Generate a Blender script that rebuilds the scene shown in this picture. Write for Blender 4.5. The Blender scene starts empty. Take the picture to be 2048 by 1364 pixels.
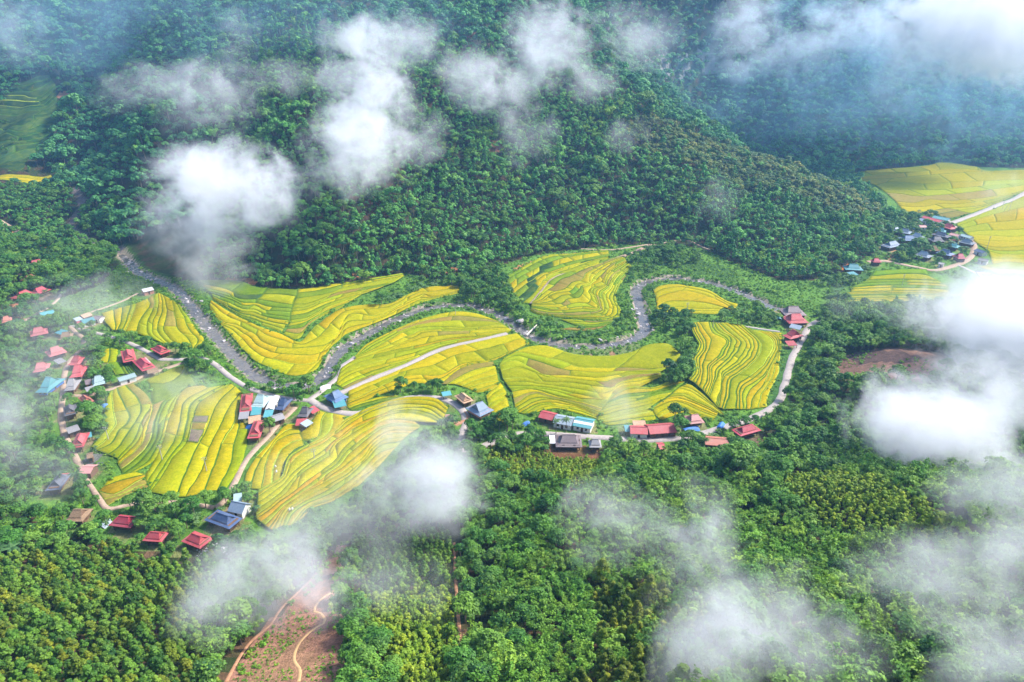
import bpy, bmesh, math, random
import numpy as np
R = math.radians
rng = np.random.default_rng(7)
random.seed(7)
scene = bpy.context.scene
COL = scene.collection

# ------------------------------------------------------------------ camera, world, sun, exposure
CAM_H, PITCH, FPX = 160.0, R(25.0), 1366.0
cd = bpy.data.cameras.new("camera")
cam = bpy.data.objects.new("camera", cd)
COL.objects.link(cam)
cam.location = (0, 0, CAM_H)
cam.rotation_euler = (R(90) - PITCH, 0, 0)
cd.sensor_width = 36.0
cd.lens = 36.0 * FPX / 2048.0
cd.clip_start, cd.clip_end = 1.0, 8000.0
scene.camera = cam

SUN_EL, SUN_AZ = R(46), R(70)          # azimuth measured from +Y (away from camera) towards +X (right)
world = bpy.data.worlds.new("World")
scene.world = world
world.use_nodes = True
wn, wl = world.node_tree.nodes, world.node_tree.links
sky = wn.new("ShaderNodeTexSky")
sky.sky_type = 'NISHITA'
sky.sun_disc = False
sky.sun_elevation = SUN_EL
sky.sun_rotation = SUN_AZ
sky.dust_density = 2.0
wl.new(sky.outputs[0], wn["Background"].inputs[0])
wn["Background"].inputs[1].default_value = 0.15
sd = bpy.data.lights.new("sun", 'SUN')
sd.energy = 4.3
sd.angle = R(9.0)
sd.color = (1.0, 0.96, 0.90)
sun = bpy.data.objects.new("sun", sd)
COL.objects.link(sun)
sun.rotation_euler = (R(90) - SUN_EL, 0, -SUN_AZ + math.pi)
vs = scene.view_settings
scene.display_settings.display_device = 'sRGB'
vs.view_transform = 'Standard'
vs.look = 'None'
vs.gamma = 1.0
vs.exposure = 1.0
scene.render.engine = 'CYCLES'
cy = scene.cycles
cy.max_bounces = 10
cy.diffuse_bounces = 3
cy.glossy_bounces = 2
cy.transmission_bounces = 3
cy.transparent_max_bounces = 8
cy.volume_bounces = 6
cy.volume_step_rate = 1.4
cy.volume_max_steps = 128
cy.caustics_reflective = False
cy.caustics_refractive = False
cy.sample_clamp_indirect = 6.0

# ------------------------------------------------------------------ small helpers
def tag(o, label=None, cat=None, group=None, kind=None):
    if label: o["label"] = label
    if cat: o["category"] = cat
    if group: o["group"] = group
    if kind: o["kind"] = kind
    return o

def link(name, me, parent=None):
    o = bpy.data.objects.new(name, me)
    COL.objects.link(o)
    if parent is not None:
        o.parent = parent
    return o

def np_mesh(name, V, F, mats=(), col=None, midx=None, smooth=False):
    """Mesh from arrays; F is (n,4) or (n,3); col is one RGB per face."""
    V = np.asarray(V, dtype=np.float32); F = np.asarray(F, dtype=np.int32)
    me = bpy.data.meshes.new(name)
    n, k = F.shape
    me.vertices.add(len(V)); me.vertices.foreach_set("co", V.ravel())
    me.loops.add(n * k); me.loops.foreach_set("vertex_index", F.ravel())
    me.polygons.add(n)
    me.polygons.foreach_set("loop_start", np.arange(0, n * k, k, dtype=np.int32))
    me.polygons.foreach_set("loop_total", np.full(n, k, dtype=np.int32))
    for m in mats: me.materials.append(m)
    if midx is not None: me.polygons.foreach_set("material_index", np.asarray(midx, dtype=np.int32))
    if smooth: me.polygons.foreach_set("use_smooth", np.ones(n, dtype=bool))
    if col is not None:
        a = me.attributes.new("Col", 'FLOAT_COLOR', 'FACE')
        c = np.ones((n, 4), dtype=np.float32); c[:, :3] = col
        a.data.foreach_set("color", c.ravel())
    me.update(calc_edges=True)
    return me

def catmull(P, n):
    """n points evenly spaced by length on a smooth curve through the rows of P."""
    P = np.asarray(P, float)
    if len(P) > 2:
        Q = np.vstack([2 * P[0] - P[1], P, 2 * P[-1] - P[-2]])
        out = []
        for i in range(1, len(Q) - 2):
            t = np.linspace(0, 1, 13)[:-1, None]
            p0, p1, p2, p3 = Q[i - 1], Q[i], Q[i + 1], Q[i + 2]
            out.append(0.5 * (2 * p1 + (p2 - p0) * t + (2 * p0 - 5 * p1 + 4 * p2 - p3) * t * t + (3 * p1 - p0 - 3 * p2 + p3) * t ** 3))
        P = np.vstack(out + [P[-1:]])
    d = np.r_[0, np.cumsum(np.linalg.norm(np.diff(P, axis=0), axis=1))]
    s = np.linspace(0, d[-1], n)
    return np.stack([np.interp(s, d, P[:, k]) for k in range(P.shape[1])], 1)

def in_poly(px, py, poly):
    px = np.asarray(px); py = np.asarray(py)
    inside = np.zeros(px.shape, bool)
    n = len(poly)
    for i in range(n):
        x1, y1 = poly[i]; x2, y2 = poly[(i + 1) % n]
        c = ((y1 > py) != (y2 > py)) & (px < (x2 - x1) * (py - y1) / ((y2 - y1) + 1e-12) + x1)
        inside ^= c
    return inside

def seg_dist(X, Y, line, closed=False):
    X = np.asarray(X, float); Y = np.asarray(Y, float)
    best = np.full(X.shape, 1e9)
    n = len(line)
    for i in range(n if closed else n - 1):
        x1, y1 = line[i][:2]; x2, y2 = line[(i + 1) % n][:2]
        dx, dy = x2 - x1, y2 - y1
        t = np.clip(((X - x1) * dx + (Y - y1) * dy) / (dx * dx + dy * dy + 1e-9), 0, 1)
        best = np.minimum(best, np.hypot(X - x1 - t * dx, Y - y1 - t * dy))
    return best

def wob(x, y, seed=0.0, f=1.0):
    """smooth pseudo noise in about -1..1"""
    x = x * f; y = y * f
    return (np.sin(x * 0.61 + y * 0.37 + seed * 1.7) + np.sin(-x * 0.42 + y * 0.71 + 2.1 + seed) + np.sin(x * 1.13 - y * 0.93 + 4.2 + seed * 2.3) * .6
            + np.sin(x * 1.9 + y * 1.57 + seed * .7) * .4) / 3.0

# ------------------------------------------------------------------ the lie of the land
SP, CP = math.sin(PITCH), math.cos(PITCH)
def ray(px, py):
    u = (np.asarray(px, float) - 1024) / FPX; v = (np.asarray(py, float) - 682) / FPX
    return u, CP - v * SP, -SP - v * CP        # direction for unit depth
def flat(px, py, h=0.0):
    a, b, c = ray(px, py)
    k = (h - CAM_H) / c
    return a * k, b * k
def at_depth_y(px, py, Y):
    a, b, c = ray(px, py); k = Y / b
    return a * k, Y, CAM_H + c * k
def project(X, Y, Z):
    d = Y * CP - (Z - CAM_H) * SP
    up = Y * SP + (Z - CAM_H) * CP
    d = np.where(np.abs(d) < 1, 1, d)
    return 1024 + FPX * X / d, 682 - FPX * up / d, d

VALLEY_PX = [(-160, 640), (-60, 625), (60, 612), (130, 595), (200, 570), (245, 522), (275, 528), (320, 552), (370, 562), (420, 563), (500, 570), (560, 580), (650, 578),
             (740, 565), (810, 548), (870, 558), (930, 556), (970, 540), (1010, 528), (1080, 508), (1180, 496), (1290, 486), (1400, 496), (1480, 530), (1560, 562),
             (1630, 560), (1690, 540), (1750, 505), (1790, 470), (1790, 440), (1755, 400), (1720, 372), (1690, 348), (1800, 336), (1900, 324), (1960, 334), (2150, 338),
             (2350, 420), (2300, 610), (2000, 615), (1850, 612), (1700, 622), (1650, 640), (1622, 690), (1600, 760), (1560, 830), (1520, 868), (1470, 892), (1400, 900),
             (1300, 905), (1150, 905), (1050, 895), (1000, 893), (940, 905), (870, 960), (800, 1012), (740, 1050), (640, 1085), (540, 1105), (440, 1115), (300, 1108), (150, 1065),
             (0, 1010), (-200, 930), (-300, 780)]
VALLEY = [tuple(float(q) for q in flat(x, y)) for x, y in VALLEY_PX]

RIVER_PX = [(235, 498), (258, 522), (278, 542), (315, 558), (356, 580), (380, 608), (404, 638), (425, 662), (450, 690), (475, 717), (500, 742), (545, 764), (600, 770), (634, 758),
            (656, 735), (678, 700), (715, 676), (760, 651), (800, 632), (850, 615), (895, 608), (940, 609), (985, 621), (1020, 641), (1050, 662), (1080, 678), (1130, 688),
            (1190, 690), (1245, 682), (1280, 668), (1289, 650), (1284, 628), (1277, 600), (1272, 580), (1282, 566), (1312, 557), (1350, 555), (1400, 559), (1440, 568),
            (1480, 582), (1520, 600), (1552, 614), (1600, 625)]
RIVER = catmull(np.stack(flat(*np.array(RIVER_PX).T), 1), 420)
CREEK_PX = [(236, 500), (200, 490), (160, 470), (140, 455), (150, 435), (165, 415), (160, 395), (150, 375)]

CTRL = []
def cy_(px, py, Y): CTRL.append(tuple(float(q) for q in at_depth_y(px, py, Y)))
def ch(px, py, h): x, y = flat(px, py, h); CTRL.append((float(x), float(y), float(h)))
for x, y in [(100, 700), (300, 640), (300, 850), (400, 1000), (550, 650), (700, 700), (700, 900), (850, 700), (1000, 800), (1150, 600), (1200, 800), (1400, 600), (1400, 750),
             (1550, 700), (1850, 400), (2000, 450), (1850, 560), (1650, 590), (600, 1030)] + VALLEY_PX[::3]: ch(x, y, 0)
for p in [(-250, 420, 640), (-250, 250, 760), (-250, 100, 900), (-250, -40, 1030), (0, 440, 575), (0, 372, 640), (0, 345, 690), (50, 250, 780), (50, 155, 860), (50, 60, 945), (50, -30, 1030),
          (150, 430, 590), (150, 345, 700), (160, 200, 850),
          (300, 430, 560), (300, 300, 640), (300, 150, 770), (300, 0, 930), (450, 450, 500), (600, 480, 462), (600, 300, 560), (600, 150, 670), (600, 0, 800), (800, 400, 520), (800, 200, 650), (800, 40, 790),
          (1000, 400, 560), (1000, 250, 650), (1000, 100, 770), (1000, -20, 900), (1150, 150, 740), (1150, 40, 870), (1250, 400, 575), (1250, 245, 690), (1400, 420, 560), (1400, 300, 680), (1550, 450, 540),
          (1550, 340, 675), (1700, 415, 615), (1500, 315, 850), (1400, 205, 960), (1400, 110, 1005), (1400, 0, 1050), (1620, 310, 860), (1600, 150, 990), (1750, 250, 905), (1750, 130, 1010), (1750, 0, 1110),
          (2048, 250, 925), (2048, 120, 1035), (2048, 0, 1140), (2350, 250, 960), (2350, 60, 1150)]: cy_(*p)
for p in [(1000, 950, 5), (1100, 935, 9), (1200, 980, 14), (1330, 940, 10), (1400, 1000, 16), (1500, 930, 10), (1600, 950, 14), (1000, 1100, 15), (1080, 1060, 17), (1200, 1150, 30), (1200, 1260, 38), (1500, 1150, 34), (1570, 975, 20), (1650, 968, 27),
          (1760, 985, 35), (1860, 1035, 40), (1930, 1085, 40), (1700, 915, 11), (1850, 950, 14), (1600, 1075, 24), (1750, 1120, 27), (2000, 1150, 42), (2048, 800, 12), (1900, 850, 14), (1750, 715, 18), (1680, 760, 12), (1900, 700, 10), (2100, 680, 4), (1000, 1330, 34), (1400, 1364, 52), (1800, 1364, 58),
          (2100, 1364, 62), (600, 1150, 9), (600, 1250, 17), (650, 1364, 28), (760, 1120, 10), (800, 1250, 20), (870, 1364, 28), (930, 1100, 5), (960, 1200, 11), (945, 1364, 22), (300, 1200, 13), (100, 1200, 16),
          (0, 1100, 9), (0, 1364, 32), (200, 1364, 30), (450, 1364, 23), (480, 1200, 9), (-200, 1200, 20)]: ch(*p)
CTRL += [(-700, 1350, 300), (-300, 1350, 310), (100, 1350, 320), (500, 1400, 320), (900, 1500, 320), (1400, 1500, 320), (-1400, 900, 260), (-1000, 500, 150), (-600, 300, 60), (-500, 60, 55), (1400, 900, 120),
         (1000, 500, 60), (700, 300, 40), (600, 50, 75), (0, 20, 70), (-200, 20, 62), (250, 30, 80), (0, -400, 90), (-900, -400, 90), (900, -400, 100), (1500, 0, 130), (-1500, 0, 120), (0, 2300, 420), (1500, 2300, 420), (-1500, 2300, 400)]
CT = np.array(CTRL)
S_ = 500.0
def tps_k(d2): return np.where(d2 > 1e-12, d2 * np.log(d2 + 1e-12), 0.0)
_q = CT[:, :2] / S_
_n = len(_q)
_K = tps_k(((_q[:, None] - _q[None]) ** 2).sum(-1)) + np.eye(_n) * 0.004
_P = np.c_[np.ones(_n), _q]
_sol = np.linalg.solve(np.block([[_K, _P], [_P.T, np.zeros((3, 3))]]), np.r_[CT[:, 2], np.zeros(3)])
GX = np.unique(np.round(np.r_[np.linspace(-1600, -560, 40), np.arange(-560, 760, 3.0), np.linspace(760, 1600, 40)], 3))
GY = np.unique(np.round(np.r_[np.linspace(-450, 30, 20), np.arange(30, 900, 3.0), np.arange(900, 1320, 6.0), np.linspace(1320, 2300, 30)], 3))
MX, MY = np.meshgrid(GX, GY)
def _tps(X, Y):
    out = np.zeros(X.size); xf = X.ravel() / S_; yf = Y.ravel() / S_
    for i in range(0, X.size, 40000):
        a = xf[i:i + 40000]; b = yf[i:i + 40000]
        d2 = (a[:, None] - _q[None, :, 0]) ** 2 + (b[:, None] - _q[None, :, 1]) ** 2
        out[i:i + 40000] = tps_k(d2) @ _sol[:_n] + _sol[_n] + a * _sol[_n + 1] + b * _sol[_n + 2]
    return out.reshape(X.shape)
GH = _tps(MX, MY)
_dv = seg_dist(MX, MY, VALLEY, closed=True)
_in = in_poly(MX, MY, VALLEY)
_w = np.where(_in, 0, np.clip(_dv / 40.0, 0, 1)); _w = _w * _w * (3 - 2 * _w)
GH = np.maximum(GH, 0) * _w + _w * np.where(MY > 380, 1.0, .45) * (10.0 * wob(MX, MY * .45, 1.0, 1 / 15.0) + 3.2 * wob(MX, MY * .6, 3.0, 1 / 7.0)) * np.clip(GH / 30 + .15, 0, 1)
GH -= 0.0
_dr = seg_dist(MX, MY, RIVER[::4])
GH -= (2.5 + .95 * wob(MX, MY, 6.0, .42)) * np.clip(1.15 - (_dr / 4.6) ** 2, 0, 1)
def ground(X, Y):
    X = np.asarray(X, float); Y = np.asarray(Y, float)
    i = np.clip(np.searchsorted(GX, X) - 1, 0, len(GX) - 2); j = np.clip(np.searchsorted(GY, Y) - 1, 0, len(GY) - 2)
    a = np.clip((X - GX[i]) / (GX[i + 1] - GX[i]), 0, 1); b = np.clip((Y - GY[j]) / (GY[j + 1] - GY[j]), 0, 1)
    return (GH[j, i] * (1 - a) + GH[j, i + 1] * a) * (1 - b) + (GH[j + 1, i] * (1 - a) + GH[j + 1, i + 1] * a) * b
def hit(px, py, lift=0.0):
    """where the sight line through a point of the photograph meets the land"""
    a, b, c = ray(px, py)
    a, b, c = np.atleast_1d(a), np.atleast_1d(b), np.atleast_1d(c)
    res = np.full(a.shape, np.nan); prev = np.full(a.shape, 60.0); done = np.zeros(a.shape, bool)
    for k in np.arange(64, 1700, 4.0):
        below = (CAM_H + c * k) < ground(a * k, b * k) + lift
        new = below & ~done
        res[new] = k - 2; done |= new
        if done.all(): break
    lo, hi = res - 2, res + 2
    for _ in range(8):
        m = (lo + hi) / 2
        bl = (CAM_H + c * m) < ground(a * m, b * m) + lift
        hi = np.where(bl, m, hi); lo = np.where(bl, lo, m)
    k = np.where(np.isnan(hi), 1200, hi)
    return a * k, b * k, ground(a * k, b * k)

# ------------------------------------------------------------------ materials
def nodes(name):
    m = bpy.data.materials.new(name); m.use_nodes = True
    t = m.node_tree
    for n in list(t.nodes): t.nodes.remove(n)
    out = t.nodes.new("ShaderNodeOutputMaterial")
    return m, t, out
def nd(t, kind, **kw):
    n = t.nodes.new(kind)
    for k, v in kw.items():
        if k in n.inputs: n.inputs[k].default_value = v
        else: setattr(n, k, v)
    return n
def noise(t, scale, detail=4.0, rough=0.6, coord=None):
    n = nd(t, "ShaderNodeTexNoise"); n.inputs["Scale"].default_value = scale; n.inputs["Detail"].default_value = detail; n.inputs["Roughness"].default_value = rough
    if coord is not None: t.links.new(coord, n.inputs["Vector"])
    return n
def mixc(t, mode, fac, a, b):
    n = nd(t, "ShaderNodeMix", data_type='RGBA', blend_type=mode)
    for s, v in ((0, fac), (6, a), (7, b)):
        if hasattr(v, "is_linked") or isinstance(v, bpy.types.NodeSocket): t.links.new(v, n.inputs[s])
        else: n.inputs[s].default_value = v if s == 0 else (*v, 1.0)
    return n.outputs[2]
def maprange(t, val, a, b, c, d):
    n = nd(t, "ShaderNodeMapRange"); t.links.new(val, n.inputs[0])
    for i, v in enumerate((a, b, c, d)): n.inputs[1 + i].default_value = v
    return n.outputs[0]
def attr(t, name, kind='GEOMETRY'):
    return nd(t, "ShaderNodeAttribute", attribute_name=name, attribute_type=kind)
def wpos(t): return nd(t, "ShaderNodeNewGeometry").outputs["Position"]

def mat_ground():
    m, t, out = nodes("earth_and_grass")
    p = nd(t, "ShaderNodeBsdfPrincipled", Roughness=0.95); p.inputs["Specular IOR Level"].default_value = 0.1
    a = attr(t, "Col").outputs["Color"]; w = wpos(t)
    n1 = noise(t, 0.35, 6, .7, w); n2 = noise(t, 1.6, 3, .6, w)
    v = mixc(t, 'MULTIPLY', 1.0, a, mixc(t, 'MIX', maprange(t, n1.outputs[0], .3, .7, 0, 1), (.55, .6, .5), (1.5, 1.4, 1.35)))
    v = mixc(t, 'MULTIPLY', 0.8, v, mixc(t, 'MIX', maprange(t, n2.outputs[0], .35, .65, 0, 1), (.7, .7, .7), (1.3, 1.3, 1.2)))
    t.links.new(v, p.inputs["Base Color"])
    b = nd(t, "ShaderNodeBump", Strength=0.8, Distance=0.5); t.links.new(n2.outputs[0], b.inputs["Height"]); t.links.new(b.outputs[0], p.inputs["Normal"])
    t.links.new(p.outputs[0], out.inputs[0]); return m
def mat_rice():
    m, t, out = nodes("rice_crop")
    p = nd(t, "ShaderNodeBsdfPrincipled", Roughness=0.9); p.inputs["Specular IOR Level"].default_value = 0.04
    a = attr(t, "Col").outputs["Color"]; w = wpos(t)
    n1 = noise(t, 0.12, 4, .6, w); n2 = noise(t, 1.3, 4, .7, w); n3 = noise(t, 0.45, 2, .5, w)
    v = mixc(t, 'MIX', maprange(t, n1.outputs[0], .42, .75, 0, .22), a, (.28, .31, .015))
    v = mixc(t, 'MULTIPLY', 1.0, v, mixc(t, 'MIX', maprange(t, n2.outputs[0], .3, .7, 0, 1), (.72, .74, .7), (1.25, 1.22, 1.2)))
    v = mixc(t, 'MULTIPLY', 1.0, v, mixc(t, 'MIX', maprange(t, n3.outputs[0], .3, .7, 0, 1), (.85, .9, .85), (1.15, 1.08, 1.1)))
    t.links.new(v, p.inputs["Base Color"])
    b = nd(t, "ShaderNodeBump", Strength=0.45, Distance=0.2); t.links.new(n2.outputs[0], b.inputs["Height"]); t.links.new(b.outputs[0], p.inputs["Normal"])
    t.links.new(p.outputs[0], out.inputs[0]); return m
def mat_plain(name, col, rough=.8, var=.25, scale=2.0, spec=.3, bump=0.0, objvar=0.0, coord='w'):
    m, t, out = nodes(name)
    p = nd(t, "ShaderNodeBsdfPrincipled", Roughness=rough); p.inputs["Specular IOR Level"].default_value = spec
    c = wpos(t) if coord == 'w' else nd(t, "ShaderNodeTexCoord").outputs["Object"]
    n1 = noise(t, scale, 5, .65, c)
    lo = tuple(x * (1 - var) for x in col); hi = tuple(min(1, x * (1 + var)) for x in col)
    v = mixc(t, 'MIX', maprange(t, n1.outputs[0], .3, .7, 0, 1), lo, hi)
    if objvar:
        r = nd(t, "ShaderNodeObjectInfo").outputs["Random"]
        h = nd(t, "ShaderNodeHueSaturation"); t.links.new(v, h.inputs["Color"])
        t.links.new(maprange(t, r, 0, 1, 1 - objvar, 1 + objvar), h.inputs["Value"])
        v = h.outputs[0]
    t.links.new(v, p.inputs["Base Color"])
    if bump:
        b = nd(t, "ShaderNodeBump", Strength=bump, Distance=.1); t.links.new(n1.outputs[0], b.inputs["Height"]); t.links.new(b.outputs[0], p.inputs["Normal"])
    t.links.new(p.outputs[0], out.inputs[0]); return m
def mat_roof(name, col, rough=.55, rib=3.2, fade=.25):
    """corrugated sheet: ribs run down the slope (object x is the ridge), patchy fading"""
    m, t, out = nodes(name)
    p = nd(t, "ShaderNodeBsdfPrincipled", Roughness=rough); p.inputs["Specular IOR Level"].default_value = .35
    tc = nd(t, "ShaderNodeTexCoord").outputs["Object"]; w = wpos(t)
    n1 = noise(t, 0.35, 4, .6, w); n2 = noise(t, 2.2, 4, .7, w)
    wv = nd(t, "ShaderNodeTexWave", wave_type='BANDS', bands_direction='X'); wv.inputs["Scale"].default_value = rib * .32; t.links.new(tc, wv.inputs["Vector"])
    v = mixc(t, 'MIX', maprange(t, n1.outputs[0], .35, .75, 0, fade * 1.6), col, tuple(min(1, c * .55 + .16) for c in col))
    v = mixc(t, 'MULTIPLY', .6, v, mixc(t, 'MIX', maprange(t, n2.outputs[0], .3, .7, 0, 1), (.7, .7, .72), (1.2, 1.18, 1.15)))
    v = mixc(t, 'MULTIPLY', .35, v, mixc(t, 'MIX', wv.outputs["Fac"], (.62, .62, .62), (1.2, 1.2, 1.2)))
    h = nd(t, "ShaderNodeHueSaturation"); t.links.new(v, h.inputs["Color"])
    t.links.new(maprange(t, nd(t, "ShaderNodeObjectInfo").outputs["Random"], 0, 1, .8, 1.2), h.inputs["Value"])
    t.links.new(h.outputs[0], p.inputs["Base Color"])
    b = nd(t, "ShaderNodeBump", Strength=.5, Distance=.08); t.links.new(wv.outputs["Fac"], b.inputs["Height"]); t.links.new(b.outputs[0], p.inputs["Normal"])
    t.links.new(p.outputs[0], out.inputs[0]); return m
def mat_leaf(name, dark, light, regional=.5, trans=.24, hue=.02):
    m, t, out = nodes(name)
    rnd = nd(t, "ShaderNodeObjectInfo").outputs["Random"]; w = wpos(t)
    n1 = noise(t, 0.02, 3, .6, w)
    tint = attr(t, "tint").outputs["Fac"]
    s = nd(t, "ShaderNodeMath", operation='MULTIPLY_ADD'); t.links.new(n1.outputs[0], s.inputs[0]); s.inputs[1].default_value = regional; t.links.new(tint, s.inputs[2])
    s2 = nd(t, "ShaderNodeMath", operation='MULTIPLY_ADD'); t.links.new(rnd, s2.inputs[0]); s2.inputs[1].default_value = .55; t.links.new(s.outputs[0], s2.inputs[2])
    v = mixc(t, 'MIX', maprange(t, s2.outputs[0], .35, 1.35, 0, 1), dark, light)
    h = nd(t, "ShaderNodeHueSaturation"); t.links.new(v, h.inputs["Color"])
    r2 = nd(t, "ShaderNodeTexWhiteNoise", noise_dimensions='1D'); t.links.new(rnd, r2.inputs["W"])
    t.links.new(maprange(t, r2.outputs["Value"], 0, 1, .5 - hue, .5 + hue), h.inputs["Hue"])
    t.links.new(maprange(t, r2.outputs["Value"], 0, 1, 1.15, .8), h.inputs["Value"])
    p = nd(t, "ShaderNodeBsdfPrincipled", Roughness=.6); p.inputs["Specular IOR Level"].default_value = .25
    tr = nd(t, "ShaderNodeBsdfTranslucent"); mx = nd(t, "ShaderNodeMixShader"); mx.inputs[0].default_value = trans
    t.links.new(h.outputs[0], p.inputs["Base Color"]); t.links.new(h.outputs[0], tr.inputs["Color"])
    t.links.new(p.outputs[0], mx.inputs[1]); t.links.new(tr.outputs[0], mx.inputs[2]); t.links.new(mx.outputs[0], out.inputs[0]); return m
def mat_water():
    m, t, out = nodes("stream_water")
    p = nd(t, "ShaderNodeBsdfPrincipled", Roughness=.12); p.inputs["Base Color"].default_value = (.06, .062, .075, 1); p.inputs["Specular IOR Level"].default_value = .6
    w = wpos(t); n1 = noise(t, 1.4, 4, .7, w); n2 = noise(t, .22, 3, .6, w)
    b = nd(t, "ShaderNodeBump", Strength=.15, Distance=.08); t.links.new(n1.outputs[0], b.inputs["Height"]); t.links.new(b.outputs[0], p.inputs["Normal"])
    n3 = noise(t, 2.6, 5, .75, w)
    v = mixc(t, 'MIX', maprange(t, n3.outputs[0], .58, .70, 0, .6), mixc(t, 'MIX', maprange(t, n2.outputs[0], .35, .65, 0, 1), (.075, .070, .068), (.15, .135, .12)), (.50, .47, .48))
    t.links.new(v, p.inputs["Base Color"])
    t.links.new(maprange(t, n2.outputs[0], .4, .6, .08, .4), p.inputs["Roughness"])
    t.links.new(p.outputs[0], out.inputs[0]); return m

M = {}
M['ground'] = mat_ground(); M['rice'] = mat_rice(); M['water'] = mat_water()
M['concrete'] = mat_plain("pale_concrete", (.34, .295, .27), .85, .22, 1.2, .3, .1)
M['dirt'] = mat_plain("trodden_earth", (.36, .26, .19), .95, .25, 1.0, .1, .2)
M['red_dirt'] = mat_plain("red_earth", (.36, .19, .11), .95, .25, 1.0, .1, .2)
M['ochre'] = mat_plain("ochre_earth", (.50, .31, .15), .95, .2, 1.0, .1, .2)
M['rock'] = mat_plain("river_rock", (.38, .345, .345), .9, .4, .9, .2, .5, .25)
M['log'] = mat_plain("bleached_wood", (.62, .56, .48), .9, .2, 2, .2)
RC = {'red': (.43, .055, .065), 'crimson': (.40, .035, .06), 'rose': (.50, .13, .13), 'terracotta': (.42, .13, .085), 'navy': (.045, .085, .19), 'blue': (.10, .17, .30), 'slate': (.085, .10, .15),
      'teal': (.06, .27, .30), 'mint': (.30, .42, .42), 'grey': (.27, .26, .27), 'darkgrey': (.10, .095, .11), 'mauve': (.21, .155, .165), 'steel': (.16, .22, .30), 'white': (.70, .70, .72), 'bluetarp': (.03, .17, .55), 'paleblue': (.32, .40, .48), 'pink': (.52, .24, .22)}
for k, c in RC.items(): M['roof_' + k] = mat_roof(k + "_roof_sheet", c)
M['roof_thatch'] = mat_plain("palm_thatch", (.24, .16, .10), .98, .4, 3.0, .05, .6)
M['roof_tan'] = mat_plain("bare_timber_battens", (.44, .28, .18), .95, .35, 2.0, .05, .5)
M['wall_wood'] = mat_plain("dark_timber_wall", (.16, .095, .06), .85, .3, 3.0, .2)
M['wall_white'] = mat_plain("limewashed_wall", (.66, .64, .60), .85, .1, 1.5, .2)
M['wall_salmon'] = mat_plain("salmon_wall", (.55, .25, .18), .85, .1, 1.5, .2)
M['wall_blue'] = mat_plain("blue_painted_wall", (.04, .16, .50), .7, .15, 1.5, .3)
M['wall_yellow'] = mat_plain("ochre_painted_wall", (.55, .42, .10), .8, .15, 1.5, .2)
M['glass'] = mat_plain("window_glass", (.03, .035, .045), .15, .2, 2, .5)
M['door'] = mat_plain("plank_door", (.10, .05, .03), .7, .3, 4, .3)
M['pole'] = mat_plain("weathered_concrete_pole", (.42, .40, .38), .85, .15, 3, .2)
M['steel'] = mat_plain("galvanised_steel", (.35, .36, .38), .45, .15, 3, .5)
M['bark'] = mat_plain("grey_bark", (.20, .16, .12), .95, .35, 4, .1, .4)
M['culm'] = mat_plain("bamboo_culm", (.20, .22, .07), .6, .3, 4, .3)
M['stalk'] = mat_plain("banana_stalk", (.16, .20, .06), .6, .3, 4, .3)
M['bamboo'] = mat_leaf("bamboo_leaves", (.022, .10, .020), (.19, .37, .035))
M['acacia'] = mat_leaf("acacia_leaves", (.020, .08, .014), (.155, .30, .026))
M['broad'] = mat_leaf("broad_leaves", (.014, .075, .022), (.12, .28, .032))
M['ridge'] = mat_leaf("tung_leaves", (.03, .075, .02), (.22, .30, .06), hue=.05)
M['hill'] = mat_leaf("hill_leaves", (.008, .066, .036), (.165, .43, .07))  # dark end bluer: haze and blue shade painted into the leaf colour
M['far'] = mat_leaf("far_leaves", (.008, .068, .048), (.125, .38, .10))  # teal cast imitates distance haze in the leaf colour itself
M['banana'] = mat_leaf("banana_leaves", (.03, .09, .03), (.16, .30, .09), trans=.4)
M['palm'] = mat_leaf("palm_fronds", (.018, .06, .02), (.09, .18, .05))
M['young'] = mat_leaf("young_plantation_leaves", (.045, .12, .010), (.26, .38, .02), hue=.02)
M['shrub'] = mat_leaf("shrub_leaves", (.03, .12, .012), (.24, .45, .035))
M['olive'] = mat_leaf("olive_leaves", (.025, .07, .006), (.20, .27, .015), hue=.03)

# ------------------------------------------------------------------ ways, drawn as points of the photograph and laid on the land
WAYS = []   # (name, label, material, width, pixel points)
def way(name, label, mat, width, pts): WAYS.append((name, label, mat, width, pts))
way("road", "pale concrete road curving below the blue roofed house past the centre fields", 'concrete', 3.4,
    [(622, 802), (636, 809), (655, 818), (693, 827), (731, 824), (770, 809), (811, 797), (852, 794), (887, 799), (912, 810), (927, 824), (932, 843), (927, 862), (920, 882), (925, 900)])
way("road", "grey road emerging from trees towards the row of long sheds", 'concrete', 3.3, [(925, 900), (945, 899), (1000, 880), (1040, 868), (1090, 868), (1150, 872), (1210, 876), (1240, 878), (1300, 880), (1363, 876), (1398, 869), (1428, 861), (1466, 849), (1500, 838), (1538, 820), (1553, 808), (1563, 792), (1569, 770), (1576, 745), (1584, 716), (1596, 694), (1608, 671), (1622, 650), (1645, 638)])
way("path", "straight pale field path crossing the central rice fields", 'concrete', 2.4, [(672, 790), (693, 783), (752, 756), (811, 733), (881, 701), (969, 680), (1014, 669)])
way("road", "pale lane bending past the trees towards the red and teal roofs", 'concrete', 2.7, [(322, 719), (367, 719), (400, 716), (430, 729), (458, 752), (500, 777), (560, 795), (622, 802)])
way("path", "narrow track from the white awning along the stream", 'concrete', 2.6, [(617, 801), (650, 777), (679, 750), (682, 735), (700, 722), (711, 714)])
way("path", "earth track between the two large fields below the red roofed house", 'dirt', 2.1, [(590, 815), (576, 830), (558, 846), (530, 880), (513, 896), (489, 926), (474, 956), (451, 999), (430, 1016)])
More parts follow.
